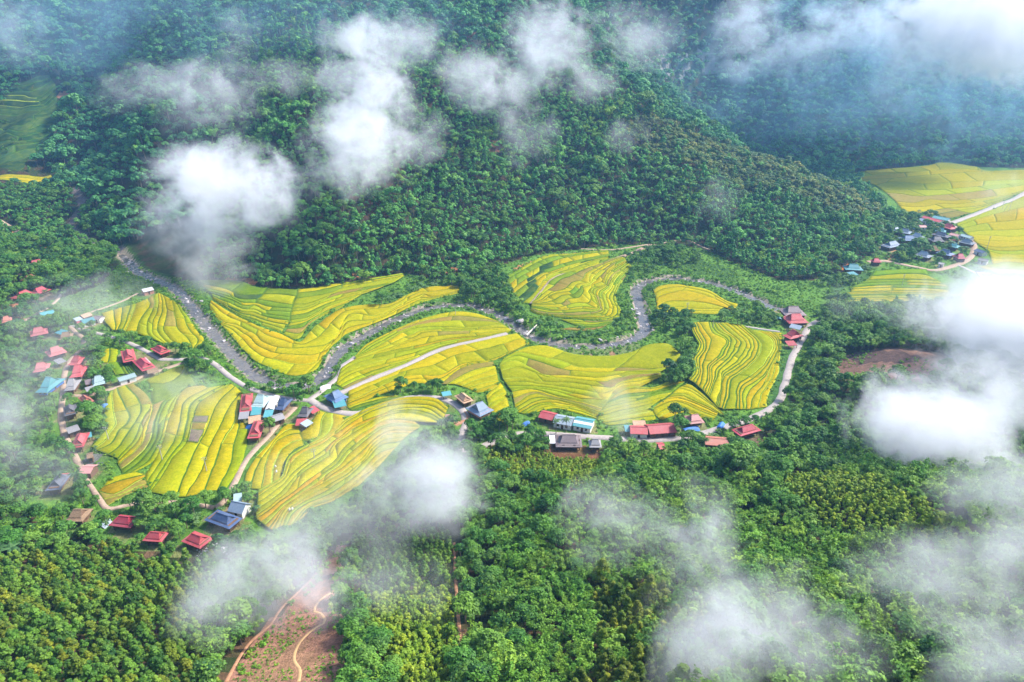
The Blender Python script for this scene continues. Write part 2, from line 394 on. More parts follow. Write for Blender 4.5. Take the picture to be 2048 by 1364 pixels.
way("path", "earth path along the foot of the large striped field", 'dirt', 1.7, [(430, 1016), (372, 1006), (320, 1005), (270, 1008), (241, 1014), (216, 1018), (200, 1000), (190, 985), (175, 963), (165, 940)])
way("road", "earth lane through the misty village on the left", 'dirt', 2.3, [(165, 940), (145, 905), (133, 880), (125, 850), (122, 825), (126, 790), (128, 755), (135, 730), (148, 712), (164, 697), (167, 678), (150, 664), (140, 652)])
way("path", "earth path along the top of the large striped field", 'dirt', 2.2, [(128, 792), (180, 790), (230, 776), (260, 765), (287, 752), (325, 740), (370, 724)])
way("path", "grey lane between the red roofs and the yellow field", 'concrete', 2.4, [(140, 652), (200, 668), (260, 687), (300, 707), (322, 720)])
way("path", "pale path through the terraces inside the stream bend", 'dirt', 2.2, [(1062, 610), (1084, 584), (1103, 562), (1125, 551), (1169, 542), (1219, 522), (1262, 508), (1281, 499), (1312, 489)])
way("path", "reddish path along the foot of the forest above the bend", 'dirt', 1.5, [(1162, 498), (1219, 500), (1259, 495), (1290, 490), (1312, 488), (1370, 480), (1420, 500)])
way("road", "earth road entering at the far left below the hill fields", 'dirt', 3.4, [(-30, 432), (0, 442), (25, 457), (62, 475), (105, 490), (150, 506)])
way("path", "dirt track below the small white roofed house", 'dirt', 1.8, [(42, 645), (75, 627), (107, 607), (127, 584)])
way("path", "pale path curving to the small white roofed house", 'dirt', 1.5, [(180, 625), (225, 610), (250, 600), (275, 587)])
way("road", "pale road running straight across the far plain", 'concrete', 5.0, [(1895, 449), (1902, 446), (1937, 434), (1970, 421), (2003, 407), (2027, 399), (2060, 380)])
way("road", "earth road looping round the far village", 'dirt', 4.0, [(1895, 449), (1920, 458), (1940, 470), (1948, 489), (1946, 507), (1932, 522), (1913, 530), (1871, 541), (1838, 536), (1794, 527), (1763, 522), (1735, 524)])
way("path", "thin path leaving the far village through misty fields", 'concrete', 2.4, [(1913, 530), (1926, 535), (1959, 551), (2000, 573), (2040, 600)])
way("path", "pale field edge path above the large curved terraces", 'concrete', 1.5, [(1385, 648), (1430, 646), (1480, 652), (1520, 658), (1560, 664)])
way("path", "ochre footpath winding down the bare slope", 'ochre', .7, [(597, 1364), (600, 1340), (588, 1320), (596, 1290), (622, 1262), (650, 1244), (640, 1226), (628, 1222), (640, 1200), (668, 1182)])
way("path", "red footpath along the left edge of the bare slope", 'red_dirt', .7, [(452, 1364), (470, 1330), (500, 1285), (540, 1250), (560, 1220), (590, 1190), (630, 1150)])
way("path", "red and ochre strip beside the young plantation", 'red_dirt', .8, [(908, 1085), (909, 1120), (911, 1160), (914, 1200), (918, 1250), (919, 1290)])
way("path", "earth drive curving down from the road by the navy house", 'red_dirt', 2.2, [(928, 824), (934, 838), (915, 848), (900, 850)])
WAY_XY = []
for w_ in WAYS:
    P = np.array(w_[4], float); x, y, z = hit(P[:, 0], P[:, 1])
    ln = np.hypot(np.diff(x), np.diff(y)).sum()
    WAY_XY.append(catmull(np.stack([x, y], 1), max(8, int(ln / 2.0))))
CREEK = catmull(np.stack(hit(*np.array(CREEK_PX, float).T)[:2], 1), 60)

def ribbon(C, offs, lifts, base=None):
    T = np.gradient(C, axis=0); T /= np.linalg.norm(T, axis=1)[:, None] + 1e-9
    N = np.stack([-T[:, 1], T[:, 0]], 1)
    V = []
    for i in range(len(C)):
        for o, l in zip(offs, lifts):
            oo = o if np.isscalar(o) else o[i]
            x, y = C[i] + N[i] * oo
            V.append((x, y, l))
    V = np.array(V); k = len(offs)
    if base is None: V[:, 2] += ground(V[:, 0], V[:, 1])
    else: V[:, 2] += base
    a = np.arange((len(C) - 1))[:, None] * k + np.arange(k - 1)[None]
    F = np.stack([a, a + 1, a + k + 1, a + k], -1).reshape(-1, 4)[:, ::-1]
    return V, F
for w_, C in zip(WAYS, WAY_XY):
    h = w_[3] / 2; n = len(C)
    je = [h * (1 + .18 * wob(C[:, 0], C[:, 1], s, .8)) for s in (1, 5)]
    up = .95 if ("crossing" in w_[1] or "through the terraces" in w_[1]) else (.3 if C[:, 1].min() > 150 else .08)
    V, F = ribbon(C, (-je[0] - .3, -je[0], 0.0, je[1], je[1] + .3), (-.3, up, up + .04, up, -.3))
    o = link(w_[0], np_mesh(w_[0], V, F, [M[w_[2]]], smooth=False)); tag(o, w_[1], w_[0], kind='structure')

# ------------------------------------------------------------------ stream
def stream(C, w, z, label):
    n = len(C)
    wl_ = np.full(n, w); wr = np.full(n, w)
    V, F = ribbon(C, (-wl_, -wl_ * .3, wr * .3, wr), (0, 0, 0, 0), z)
    tag(link("stream", np_mesh("stream", V, F, [M['water']], smooth=True)), label, "stream", kind='structure')
stream(RIVER, 4.3, -1.5, "shallow grey stream winding between the rice fields")

# ------------------------------------------------------------------ rice fields: guide lines traced along the terraces, divided into plots
PAL = {  # base colours of the crop: ripe gold, yellow, lime, green, dark green, stubble, mud
    'g': (.47, .37, .004), 'y': (.43, .385, .006), 'l': (.33, .37, .008), 'v': (.17, .28, .015), 'd': (.03, .085, .03), 's': (.30, .235, .055), 'm': (.25, .19, .18), 'o': (.48, .32, .012), 'h': (.06, .13, .04)}
BUND_D, BUND_L = (.045, .12, .015), (.34, .42, .04)
EDGE_PX = []            # first and last guide of each block
FIELD_PX = []           # outlines, to keep bushes out
class Field:
    def __init__(self, label): self.label = label; self.V = []; self.F = []; self.C = []; self.n = 0
    def add(self, V, F, C): self.V.append(V); self.F.append(F + self.n); self.C.append(C); self.n += len(V)
    def done(self):
        o = link("rice_field", np_mesh("rice_field", np.vstack(self.V), np.vstack(self.F), [M['rice']], col=np.vstack(self.C)))
        tag(o, self.label, "rice field", group="rice fields on the valley floor", kind='structure')
def block(fd, org, sc, curves, strips, plot=26, pal="yyylgg", step=.10, bund=.55, light=.3, base=.22, flip=False, hill=False, amp=.55):
    org = np.array(org, float)
    G = []; pxs = []
    for c in curves:
        p = org + np.array(c, float) / sc
        pxs.append(p)
        x, y, _ = hit(p[:, 0], p[:, 1])
        G.append(np.stack([x, y], 1))
    n = max(40, int(max(np.linalg.norm(np.diff(g, axis=0), axis=1).sum() for g in G) / 1.2))
    G = [catmull(g, n) for g in G]
    pp = catmull(pxs[0], 30); qq = catmull(pxs[-1], 30)
    if not hill: EDGE_PX.append(pp); EDGE_PX.append(qq); EDGE_PX.append(np.array([p[0] for p in pxs])); EDGE_PX.append(np.array([p[-1] for p in pxs]))
    FIELD_PX.append([tuple(a) for a in pp] + [tuple(a) for a in qq[::-1]])
    for k in range(1, len(pxs)):
        FIELD_PX.append([tuple(a) for a in catmull(pxs[k - 1], 24)] + [tuple(a) for a in catmull(pxs[k], 24)[::-1]])
    if np.isscalar(strips): strips = [strips] * (len(G) - 1)
    tot = sum(strips); idx = 0
    for gi in range(len(G) - 1):
        A, B = G[gi], G[gi + 1]; m = strips[gi]
        cuts = np.linspace(0, 1, m + 1)
        cuts[1:-1] += rng.uniform(-.22, .22, max(0, m - 1)) / m
        sarr = np.linspace(0, 1, n)
        cutv = [np.clip(c + (0 * sarr if k in (0, m) else .10 / m * wob(sarr * 9, sarr * 0 + k * 3.1 + gi, k)), 0, 1) for k, c in enumerate(cuts)]
        for k in range(m):
            a = A + (B - A) * cutv[k][:, None]; b = A + (B - A) * cutv[k + 1][:, None]
            ln = np.linalg.norm(np.diff((a + b) / 2, axis=0), axis=1).sum()
            wid = np.linalg.norm(b - a, axis=1).mean()
            npl = max(1, int(round(ln / (plot * rng.uniform(.7, 1.5)))))
            dv = np.linspace(0, 1, npl + 1); dv[1:-1] += rng.uniform(-.3, .3, max(0, npl - 1)) / npl
            sl = np.r_[0, rng.uniform(-.5, .5, max(0, npl - 1)) * wid / max(ln, 1), 0]
            lev = base + (tot - 1 - idx if not flip else idx) * step
            seq = pal[1:] if pal[0] == '=' else None
            fam = pal[rng.integers(len(pal))] if seq is None else seq[0]
            if seq: npl = len(seq); dv = np.array([0, .26, .53, 1.0]) if npl == 3 else np.linspace(0, 1, npl + 1); sl = np.zeros(npl + 1)
            for q in range(npl):
                s0 = np.array([dv[q], dv[q] + sl[q]]); s1 = np.array([dv[q + 1], dv[q + 1] + sl[q + 1]])
                L = (dv[q + 1] - dv[q]) * ln
                cols = max(5, int(L / 2.2)); rows = int(np.clip(wid / 2.5, 2, 8))
                bs = min(bund / max(L, .1), .25) * rng.uniform(.5, 1.2); es = min(.18 / max(L, .1), .06)
                S = np.r_[0, bs, np.linspace(bs + es, 1 - bs - es, cols), 1 - bs, 1]
                b0 = .56 * bund * rng.uniform(.6, 1.4); b1 = .56 * bund * rng.uniform(.6, 1.4)
                # columns
                smid = s0.mean() + (s1.mean() - s0.mean()) * S
                ai = np.stack([np.interp(smid, sarr, a[:, 0]), np.interp(smid, sarr, a[:, 1])], 1)
                bi = np.stack([np.interp(smid, sarr, b[:, 0]), np.interp(smid, sarr, b[:, 1])], 1)
                w = np.linalg.norm(bi - ai, axis=1) + 1e-6
                t0 = np.minimum(b0 / w, .3); t1 = np.minimum(b1 / w, .3); e = np.minimum(.18 / w, .08)
                T = np.vstack([np.zeros_like(w), t0] + [t0 + e + (1 - t0 - t1 - 2 * e) * f for f in np.linspace(0, 1, rows)] + [1 - t1, np.ones_like(w)])
                nr, nc = T.shape
                Sg = (s0[0] + (s0[1] - s0[0]) * T) + ((s1[0] + (s1[1] - s1[0]) * T) - (s0[0] + (s0[1] - s0[0]) * T)) * S[None]
                Sg = np.clip(Sg, 0, 1)
                ax = np.interp(Sg, sarr, a[:, 0]); ay = np.interp(Sg, sarr, a[:, 1]); bx = np.interp(Sg, sarr, b[:, 0]); by = np.interp(Sg, sarr, b[:, 1])
                X = ax + (bx - ax) * T; Y = ay + (by - ay) * T
                dX = amp * wob(X, Y, 1.3, .23) + .25 * wob(X, Y, 5, .9); dY = amp * wob(X, Y, 4.1, .23) + .25 * wob(X, Y, 8, .9)
                X = X + dX; Y = Y + dY
                c = fam if rng.random() < .5 else pal[rng.integers(len(pal))]
                if seq: c = seq[q]
                crop = .1 if c in 'm' else (.12 if c == 's' else rng.uniform(.12, .2))
                Z = np.full((nr, nc), lev); Z[2:-2, 2:-2] += crop
                Z += .08 * wob(X, Y, 3, 1.2)
                if hill: Z = Z + ground(X, Y)
                else: Z = Z + np.maximum(ground(X, Y), 0) * .9
                ii = np.arange(nr - 1)[:, None] * nc + np.arange(nc - 1)[None]
                F = np.stack([ii, ii + 1, ii + nc + 1, ii + nc], -1).reshape(-1, 4)
                p0, p1, p3 = (np.array([X.flat[F[len(F) // 2][z]], Y.flat[F[len(F) // 2][z]]]) for z in (0, 1, 3))
                if (p1 - p0)[0] * (p3 - p0)[1] - (p1 - p0)[1] * (p3 - p0)[0] < 0: F = F[:, ::-1]
                base_c = .68 * np.array(PAL[c]) * rng.uniform(.86, 1.12) * (1 + rng.uniform(-.07, .07, 3))
                bc = np.array(BUND_L if rng.random() < light else BUND_D) * rng.uniform(.8, 1.2)
                Cc = np.tile(base_c, (nr - 1, nc - 1, 1))
                Cc[0] = bc; Cc[-1] = bc if rng.random() < .7 else np.array(BUND_D)
                Cc[:, 0] = np.array(BUND_D) * .6 + base_c * .4; Cc[:, -1] = Cc[:, 0]
                fd.add(np.stack([X, Y, Z], -1).reshape(-1, 3), F, Cc.reshape(-1, 3))
            idx += 1

A = (400, 530); As = 5.683
f = Field("terraced green and yellow rice field below the forest foot between two stream arms")
block(f, A, As, [[(0, 190), (250, 190), (470, 205), (650, 270), (900, 290), (1120, 300)], [(40, 240), (250, 275), (400, 335), (540, 362), (860, 350), (1100, 375)], [(40, 270), (300, 335), (450, 402), (680, 408), (850, 440), (1060, 470)],
     [(130, 340), (330, 400), (500, 470), (620, 468), (760, 530), (1045, 545)], [(140, 380), (380, 490), (490, 542), (620, 545), (740, 595), (1020, 640)], [(130, 390), (240, 452), (460, 590), (640, 660), (780, 712), (930, 775)]],
      [1, 1, 2, 2, 3], 20, "vlvlyvyh", bund=.75, light=.1, step=.14)
block(f, A, As, [[(1120, 300), (1300, 280), (1450, 250), (1680, 215), (2307, 114)], [(1100, 400), (1300, 372), (1500, 330), (1700, 262), (2330, 140)], [(1062, 470), (1250, 450), (1500, 352), (1700, 302), (2210, 217)], [(1045, 545), (1200, 522), (1400, 442), (1600, 382), (2010, 290)],
      [(1020, 640), (1200, 612), (1300, 562), (1450, 482), (1600, 432), (1850, 345)], [(1000, 710), (1170, 672), (1280, 612), (1400, 542), (1520, 492), (1700, 430)], [(950, 790), (1060, 850), (1140, 830), (1200, 740), (1300, 640), (1450, 555), (1640, 470)]],
      [2, 1, 2, 2, 2, 3], 22, "lyvlyyvs", bund=.7, light=.15, step=.12)
block(f, A, As, [[(130, 410), (250, 490), (450, 600), (650, 692), (800, 752), (930, 795), (1060, 865), (1140, 885), (1220, 800), (1340, 690), (1540, 535), (1740, 474), (1970, 455), (2150, 447), (2331, 355), (2572, 262), (2934, 238)],
      [(115, 470), (250, 640), (430, 690), (620, 790), (720, 880), (900, 942), (1130, 952), (1430, 917), (1560, 812), (1620, 682), (1720, 562), (2040, 578), (2331, 424), (2536, 340), (2645, 369), (2947, 290)],
      [(112, 500), (250, 690), (360, 812), (490, 972), (620, 1092), (820, 1182), (980, 1250), (1100, 1260), (1300, 1220), (1390, 1082), (1500, 944), (1570, 880), (1678, 780), (2089, 644), (2391, 486), (2633, 400), (2934, 326)]],
      [2, 3], 24, "yygylyyg", bund=.5, light=.35)
f.done()
f = Field("small yellow field of upright strips between the stream and the misty village")
block(f, (0, 600), 4.0, [[(820, 120), (850, 190), (900, 255)], [(980, 70), (975, 170), (940, 255)], [(1090, 40), (1050, 150), (1000, 262)], [(1190, -5), (1200, 60), (1130, 160), (1085, 275)], [(1270, -50), (1265, 90), (1220, 200), (1232, 290), (1330, 360)],
      [(1310, -35), (1340, 100), (1312, 220), (1350, 300), (1440, 375)], [(1380, 0), (1400, 120), (1430, 240), (1500, 300), (1540, 385)], [(1430, 35), (1500, 130), (1565, 230), (1630, 320), (1565, 392)]], [2, 2, 1, 2, 2, 1, 2], 28, "yylygyls", light=.1, bund=.5)
f.done()
f = Field("little green and yellow plots between the red roofs and the pale teal shed")
block(f, (0, 600), 4.0, [[(850, 395), (790, 505)], [(885, 385), (872, 505)], [(945, 392), (935, 500)]], 1, 30, "lvyl", light=.2)
block(f, (0, 600), 4.0, [[(872, 510), (935, 605)], [(940, 505), (1005, 598)], [(1010, 512), (1082, 600)], [(1078, 500), (1158, 603)]], [1, 3, 2], 30, "lvdv", light=.2)
f.done()
H = (160, 700); Hs = 4.261
f = Field("large field of long striped plots right of the misty village with two bare mud plots")
block(f, H, Hs, [[(560, 262), (700, 200), (885, 128)], [(590, 290), (740, 287), (850, 225), (900, 145)], [(608, 465), (710, 460), (820, 390), (920, 312), (1000, 300)]], 1, 60, "lv", light=.1)
block(f, H, Hs, [[(260, 372), (230, 460), (205, 600), (245, 660), (180, 745), (112, 835)], [(322, 330), (362, 440), (420, 560), (402, 640), (350, 690), (280, 800), (152, 862)], [(390, 308), (500, 430), (520, 520), (482, 610), (402, 730), (330, 832), (240, 902)],
      [(462, 290), (582, 410), (605, 480), (562, 560), (502, 690), (440, 802), (330, 932)], [(612, 475), (595, 600), (562, 700), (502, 832), (335, 985)], [(820, 392), (742, 442), (692, 540), (662, 640), (632, 800), (502, 962), (370, 1062)], [(1062, 305), (922, 322), (822, 425), (792, 530), (742, 640), (702, 780), (632, 952), (470, 1042)]],
      [2, 1, 1, 2, 2, 2], 30, "vllylysl", bund=.6, light=.15, step=.07)
block(f, H, Hs, [[(1062, 305), (922, 322), (822, 425), (792, 530), (742, 640), (702, 780), (632, 952), (560, 1060)], [(1090, 322), (905, 430), (865, 530), (842, 642), (802, 782), (705, 932), (565, 1135)], [(1290, 290), (1125, 380), (1015, 470), (962, 622), (912, 792), (792, 932), (600, 1215)]], [1, 2], 34, "lyssl", bund=.6, light=.15, step=.07)
block(f, H, Hs, [[(1290, 290), (1125, 380), (1015, 470), (962, 622), (912, 792), (792, 932), (600, 1215)], [(1322, 310), (1182, 450), (1112, 610), (1022, 812), (922, 992), (822, 1265)], [(1370, 360), (1262, 510), (1192, 660), (1092, 882), (1032, 1042), (900, 1262)], [(1378, 370), (1330, 522), (1300, 642), (1192, 852), (1142, 1012), (1050, 1235)],
      [(1382, 382), (1345, 562), (1352, 672), (1312, 822), (1292, 962), (1180, 1200)], [(1388, 392), (1350, 582), (1432, 662), (1412, 862), (1372, 1002), (1250, 1202)]], [1, 1, 1, 1, 1], 46, "yglyygl", bund=.5, light=.15, step=.07)
block(f, H, Hs, [[(250, 1108), (370, 1065), (480, 1045)], [(205, 1168), (400, 1100), (560, 1065)], [(172, 1202), (300, 1230), (480, 1122), (562, 1085)], [(235, 1330), (420, 1232), (530, 1172), (590, 1205)]], [1, 1, 2], 22, "ssgyo", light=.2)
block(f, H, Hs, [[(978, 572), (918, 800)], [(1112, 572), (1020, 808)]], 1, 13, "=msm", base=1.0, light=.3)
f.done()
Cc_ = (640, 530); Cs = 4.702
f = Field("lens shaped golden field between the upper stream bend and the straight pale path")
block(f, Cc_, Cs, [[(330, 882), (440, 762), (600, 682), (790, 592), (1000, 512), (1270, 457), (1500, 482), (1662, 547)], [(338, 888), (600, 750), (800, 645), (950, 602), (1130, 598), (1450, 602), (1650, 572), (1735, 582)], [(340, 894), (620, 802), (890, 690), (1000, 645), (1400, 632), (1800, 622)],
      [(200, 985), (345, 897), (600, 832), (900, 772), (1200, 705), (1500, 682), (1790, 632)], [(150, 1130), (250, 1060), (420, 990), (640, 930), (860, 880), (1150, 770), (1500, 695), (1770, 645)], [(235, 1175), (500, 1078), (830, 938), (1080, 828), (1300, 748), (1755, 652)]], [3, 2, 2, 3, 3], 22, "yyllylsg", light=.6, bund=.4)
f.done()
f = Field("golden field between the straight pale path and the curving concrete road")
block(f, Cc_, Cs, [[(262, 1192), (500, 1092), (830, 957), (1080, 847), (1300, 767), (1760, 667), (1850, 652)], [(262, 1290), (420, 1222), (600, 1132), (840, 1042), (1130, 1042), (1340, 932), (1620, 892), (1960, 732)], [(255, 1340), (400, 1292), (560, 1232), (900, 1120), (1130, 1130), (1350, 962), (1640, 902), (1962, 742)]], [2, 2], 18, "yyglgyy", light=.5, bund=.4)
block(f, Cc_, Cs, [[(255, 1340), (400, 1292), (600, 1240), (700, 1235)], [(300, 1375), (450, 1330), (600, 1290), (820, 1240)]], 2, 16, "ylv", light=.4)
block(f, Cc_, Cs, [[(1140, 1135), (1360, 965), (1630, 920)], [(1270, 1132), (1450, 1052), (1655, 985)], [(1390, 1162), (1540, 1112), (1680, 1088)], [(1480, 1200), (1600, 1180), (1690, 1105)]], 2, 22, "ylsyg", light=.6, bund=.4)
block(f, Cc_, Cs, [[(1560, 1240), (1690, 1112)], [(1590, 1330), (1735, 1200)], [(1640, 1420), (1790, 1340)], [(1700, 1500), (1810, 1420)]], [2, 2, 2], 26, "ylyg", light=.7, bund=.4)
f.done()
D = (980, 480); Ds = 6.024
f = Field("dense green and yellow terraces filling the bulge of the stream bend")
block(f, D, Ds, [[(510, 780), (650, 622), (752, 502), (900, 435), (1100, 375), (1400, 265), (1600, 222)], [(505, 792), (640, 762), (742, 692), (862, 662), (980, 642), (1052, 562), (1182, 532), (1202, 442), (1392, 332), (1602, 232)], [(500, 802), (650, 802), (850, 792), (942, 732), (1062, 722), (1130, 640), (1122, 592), (1220, 562), (1332, 452), (1452, 342), (1642, 242)],
      [(495, 822), (620, 832), (780, 862), (942, 842), (1120, 822), (1280, 842), (1290, 782), (1212, 652), (1232, 592), (1380, 562), (1402, 422), (1642, 272)], [(490, 842), (600, 892), (960, 922), (1180, 912), (1345, 872), (1332, 780), (1302, 642), (1422, 562), (1502, 422), (1602, 362), (1690, 300)], [(490, 862), (600, 902), (900, 942), (1200, 962), (1480, 962), (1592, 872), (1522, 742), (1532, 622), (1642, 432), (1732, 332)]],
      [3, 2, 2, 3, 5], 17, "lyylvyls", bund=.6, light=.2, step=.13)
block(f, D, Ds, [[(150, 462), (300, 392), (520, 262), (700, 192), (900, 182), (1100, 165), (1430, 128)], [(230, 542), (330, 472), (480, 392), (590, 332), (800, 252), (1000, 205), (1200, 175), (1430, 142)], [(280, 652), (430, 542), (520, 492), (620, 412), (740, 382), (980, 302), (1180, 252), (1435, 195)], [(400, 760), (560, 602), (640, 502), (760, 422), (1000, 342), (1200, 265), (1440, 212)], [(490, 770), (640, 602), (740, 482), (900, 412), (1200, 322), (1440, 222)]],
      [2, 2, 2, 1], 16, "lyvyldv", bund=.6, light=.2, step=.1)
block(f, D, Ds, [[(850, 960), (1060, 975), (1250, 985), (1490, 970)], [(1050, 1040), (1250, 1050), (1380, 1020), (1490, 990)], [(830, 1080), (1000, 1090), (1220, 1090), (1350, 1060)]], [3, 2], 22, "lysvv", bund=.9, light=.1)
f.done()
f = Field("oval yellow field in the inner stream bend below the gravel bank")
block(f, (1000, 440), 3.2, [[(980, 452), (1020, 427), (1120, 417), (1200, 427), (1330, 452), (1450, 522), (1530, 545)], [(1000, 505), (1060, 480), (1190, 457), (1330, 492), (1440, 542), (1500, 585)], [(1002, 560), (1090, 522), (1300, 532), (1440, 565)], [(1000, 592), (1100, 560), (1250, 570), (1410, 577)], [(1005, 612), (1100, 590), (1250, 600), (1390, 606)]], [2, 1, 1, 2], 34, "yylygy", light=.4, bund=.45)
f.done()
Fo = (1180, 640); Fs = 4.876
f = Field("large golden terraces swirling beside the road on the right of the valley")
block(f, Fo, Fs, [[(970, 70), (990, 150), (1050, 250), (1040, 310), (985, 402), (1000, 522), (940, 602)], [(1010, 50), (1030, 132), (1092, 232), (1098, 310), (1030, 412), (1060, 540), (1000, 632)], [(1060, 45), (1130, 142), (1180, 222), (1140, 332), (1098, 450), (1098, 562), (1060, 682)], [(1150, 40), (1200, 152), (1330, 222), (1292, 292), (1240, 372), (1152, 472), (1150, 592), (1090, 712)],
      [(1200, 40), (1262, 132), (1372, 202), (1342, 312), (1290, 392), (1192, 482), (1190, 602), (1130, 752)], [(1250, 40), (1352, 132), (1462, 222), (1450, 292), (1352, 422), (1280, 492), (1232, 602), (1150, 772)], [(1300, 40), (1420, 142), (1512, 222), (1502, 312), (1402, 442), (1292, 532), (1280, 652), (1212, 842)], [(1400, 50), (1540, 162), (1592, 242), (1562, 372), (1442, 482), (1312, 572), (1272, 722), (1242, 862)],
      [(1480, 60), (1620, 182), (1667, 282), (1622, 402), (1502, 502), (1382, 602), (1352, 742), (1302, 882)], [(1560, 105), (1702, 152), (1782, 242), (1742, 372), (1680, 462), (1552, 562), (1442, 652), (1420, 882)], [(1680, 115), (1790, 172), (1832, 302), (1750, 470), (1662, 562), (1502, 682), (1482, 782), (1490, 882)], [(1870, 130), (1852, 292), (1755, 482), (1702, 602), (1602, 742), (1560, 882)], [(1876, 135), (1862, 302), (1840, 502), (1762, 662), (1732, 802), (1742, 852)]],
      [2, 2, 1, 2, 2, 1, 2, 2, 1, 2, 2, 2], 40, "yyylygly", bund=.6, light=.15, step=.09)
block(f, Fo, Fs, [[(940, 642), (1000, 662), (1160, 802), (1310, 940)], [(860, 682), (960, 702), (1100, 792), (1220, 872), (1300, 945)], [(772, 762), (900, 752), (1000, 802), (1150, 862), (1250, 920)], [(600, 882), (800, 802), (900, 812), (1050, 882), (1230, 950)], [(640, 935), (720, 882), (850, 852), (920, 872), (1050, 922), (1200, 970)], [(690, 982), (780, 952), (880, 912), (950, 912), (1080, 962), (1230, 978)]], [2, 2, 3, 1, 2], 40, "ygygly", light=.6, bund=.4, step=.1)
f.done()
f = Field("thin mist veiled terraces above the row of red roofed sheds")
block(f, Fo, Fs, [[(270, 722), (400, 662), (600, 682), (740, 625)], [(180, 802), (350, 742), (600, 722), (800, 660), (930, 620)], [(130, 862), (300, 802), (480, 782), (700, 702), (860, 680)], [(100, 922), (300, 862), (510, 822), (760, 755)], [(80, 982), (300, 922), (550, 872), (600, 855)], [(180, 1035), (420, 1002), (650, 975)]], [2, 2, 2, 2, 3], 28, "lyylv", light=.5, bund=.5, step=.1)
f.done()
Go = (940, 680); Gs = 4.452
f = Field("broad golden field below the lower stream bend with a flooded grey plot")
block(f, Go, Gs, [[(400, 132), (520, 82), (680, 72), (860, 132), (950, 152), (1240, 162), (1450, 122), (1560, 72), (1670, 52), (1780, 62), (1880, 152)], [(300, 192), (430, 132), (560, 152), (700, 182), (830, 215), (960, 262), (1150, 275), (1400, 268), (1640, 275), (1860, 215)], [(260, 242), (400, 202), (560, 272), (650, 325), (800, 332), (940, 342), (1120, 355), (1310, 332), (1420, 305), (1690, 300)],
      [(290, 362), (480, 352), (590, 382), (720, 392), (950, 402), (1250, 442), (1310, 402), (1500, 352), (1700, 320)], [(330, 422), (600, 432), (800, 462), (1000, 502), (1200, 552), (1262, 480), (1350, 422), (1520, 400), (1690, 340)], [(370, 472), (560, 452), (780, 512), (1000, 562), (1185, 612)], [(400, 582), (560, 492), (700, 522), (900, 562), (1175, 645)], [(410, 642), (560, 562), (720, 535), (850, 562), (1160, 672)], [(480, 662), (620, 585), (800, 592), (950, 612), (1150, 690)], [(600, 642), (750, 612), (900, 642), (1140, 705)]],
      [1, 2, 2, 2, 2, 2, 2, 2, 2], 30, "yylylsly", light=.6, bund=.4, step=.08)
block(f, Go, Gs, [[(150, 510), (270, 392)], [(165, 545), (320, 472)], [(195, 622), (352, 562)], [(242, 692), (368, 632)]], 2, 24, "ylyl", light=.7, bund=.4)
block(f, Go, Gs, [[(955, 268), (1140, 284)], [(945, 322), (1125, 358)]], 1, 60, "=m", base=1.1, light=.0, bund=.3)
f.done()
Io = (470, 780); Is = 4.547
f = Field("fine stepped golden terraces sweeping down the foreground under thin mist")
block(f, Io, Is, [[(600, 392), (700, 302), (760, 188)], [(612, 462), (750, 432), (792, 282), (832, 205)], [(700, 470), (792, 442), (872, 342), (890, 215)], [(800, 455), (900, 392), (1015, 240)]], [1, 1, 1], 26, "ylgy", light=.5)
block(f, Io, Is, [[(80, 882), (120, 722), (200, 602), (350, 452), (480, 325), (600, 335)], [(240, 912), (272, 782), (282, 662), (350, 502), (480, 422), (600, 402)], [(420, 832), (440, 702), (470, 620), (540, 542), (630, 510)]], [2, 2], 24, "yyglgy", light=.6)
block(f, Io, Is, [[(220, 932), (420, 822), (470, 692), (540, 602), (780, 472), (880, 422), (1010, 292), (1290, 162), (1560, 92), (1810, 102), (1940, 192)], [(210, 1002), (430, 852), (482, 782), (560, 652), (800, 522), (900, 442), (1080, 312), (1300, 202), (1530, 152), (1780, 172), (1920, 252)], [(208, 1052), (410, 912), (490, 822), (640, 702), (800, 592), (920, 482), (1110, 332), (1330, 252), (1500, 192), (1740, 192), (1900, 290)],
      [(205, 1162), (425, 992), (600, 792), (830, 652), (960, 492), (1150, 372), (1320, 272), (1500, 232), (1740, 262), (1850, 320)], [(210, 1192), (432, 1022), (640, 862), (900, 672), (1020, 522), (1180, 402), (1330, 312), (1480, 290), (1650, 310)], [(280, 1252), (450, 1072), (700, 892), (950, 702), (1080, 562), (1220, 452), (1330, 375), (1480, 345), (1700, 350)], [(340, 1292), (500, 1042), (800, 862), (1050, 712), (1190, 592), (1270, 492), (1400, 420), (1600, 410)],
      [(430, 1242), (540, 1082), (850, 922), (1080, 752), (1240, 590), (1340, 510), (1520, 480)], [(510, 1242), (640, 1082), (900, 982), (1130, 802), (1270, 660), (1420, 570)], [(610, 1172), (720, 1082), (900, 1020), (1140, 862)]], [2, 1, 2, 1, 2, 2, 2, 2, 2], 30, "yyglyylo", light=.55, bund=.42, step=.11)
f.done()
Jo = (1640, 320); Js = 4.547
f = Field("pale yellow plain of wide plots beyond the far village")
block(f, Jo, Js, [[(230, 140), (480, 92), (800, 72), (1000, 52), (1100, 27), (1400, 62), (1520, 102), (1900, 92)], [(350, 182), (650, 172), (860, 152), (1100, 132), (1400, 112), (1900, 135)], [(500, 232), (660, 202), (800, 212), (1000, 222), (1300, 202), (1900, 182)], [(600, 302), (740, 312), (870, 332), (1100, 322), (1400, 292), (1900, 225)], [(690, 382), (850, 392), (1000, 362), (1180, 372), (1500, 345), (1800, 290), (1900, 250)],
      [(760, 470), (950, 472), (1150, 442), (1350, 432), (1560, 392), (1840, 290), (1900, 258)], [(1060, 500), (1180, 530), (1350, 492), (1600, 398), (1840, 294), (1900, 262)]], [2, 1, 2, 1, 2, 2], 42, "yylylysy", bund=.9, light=.3, step=.05)
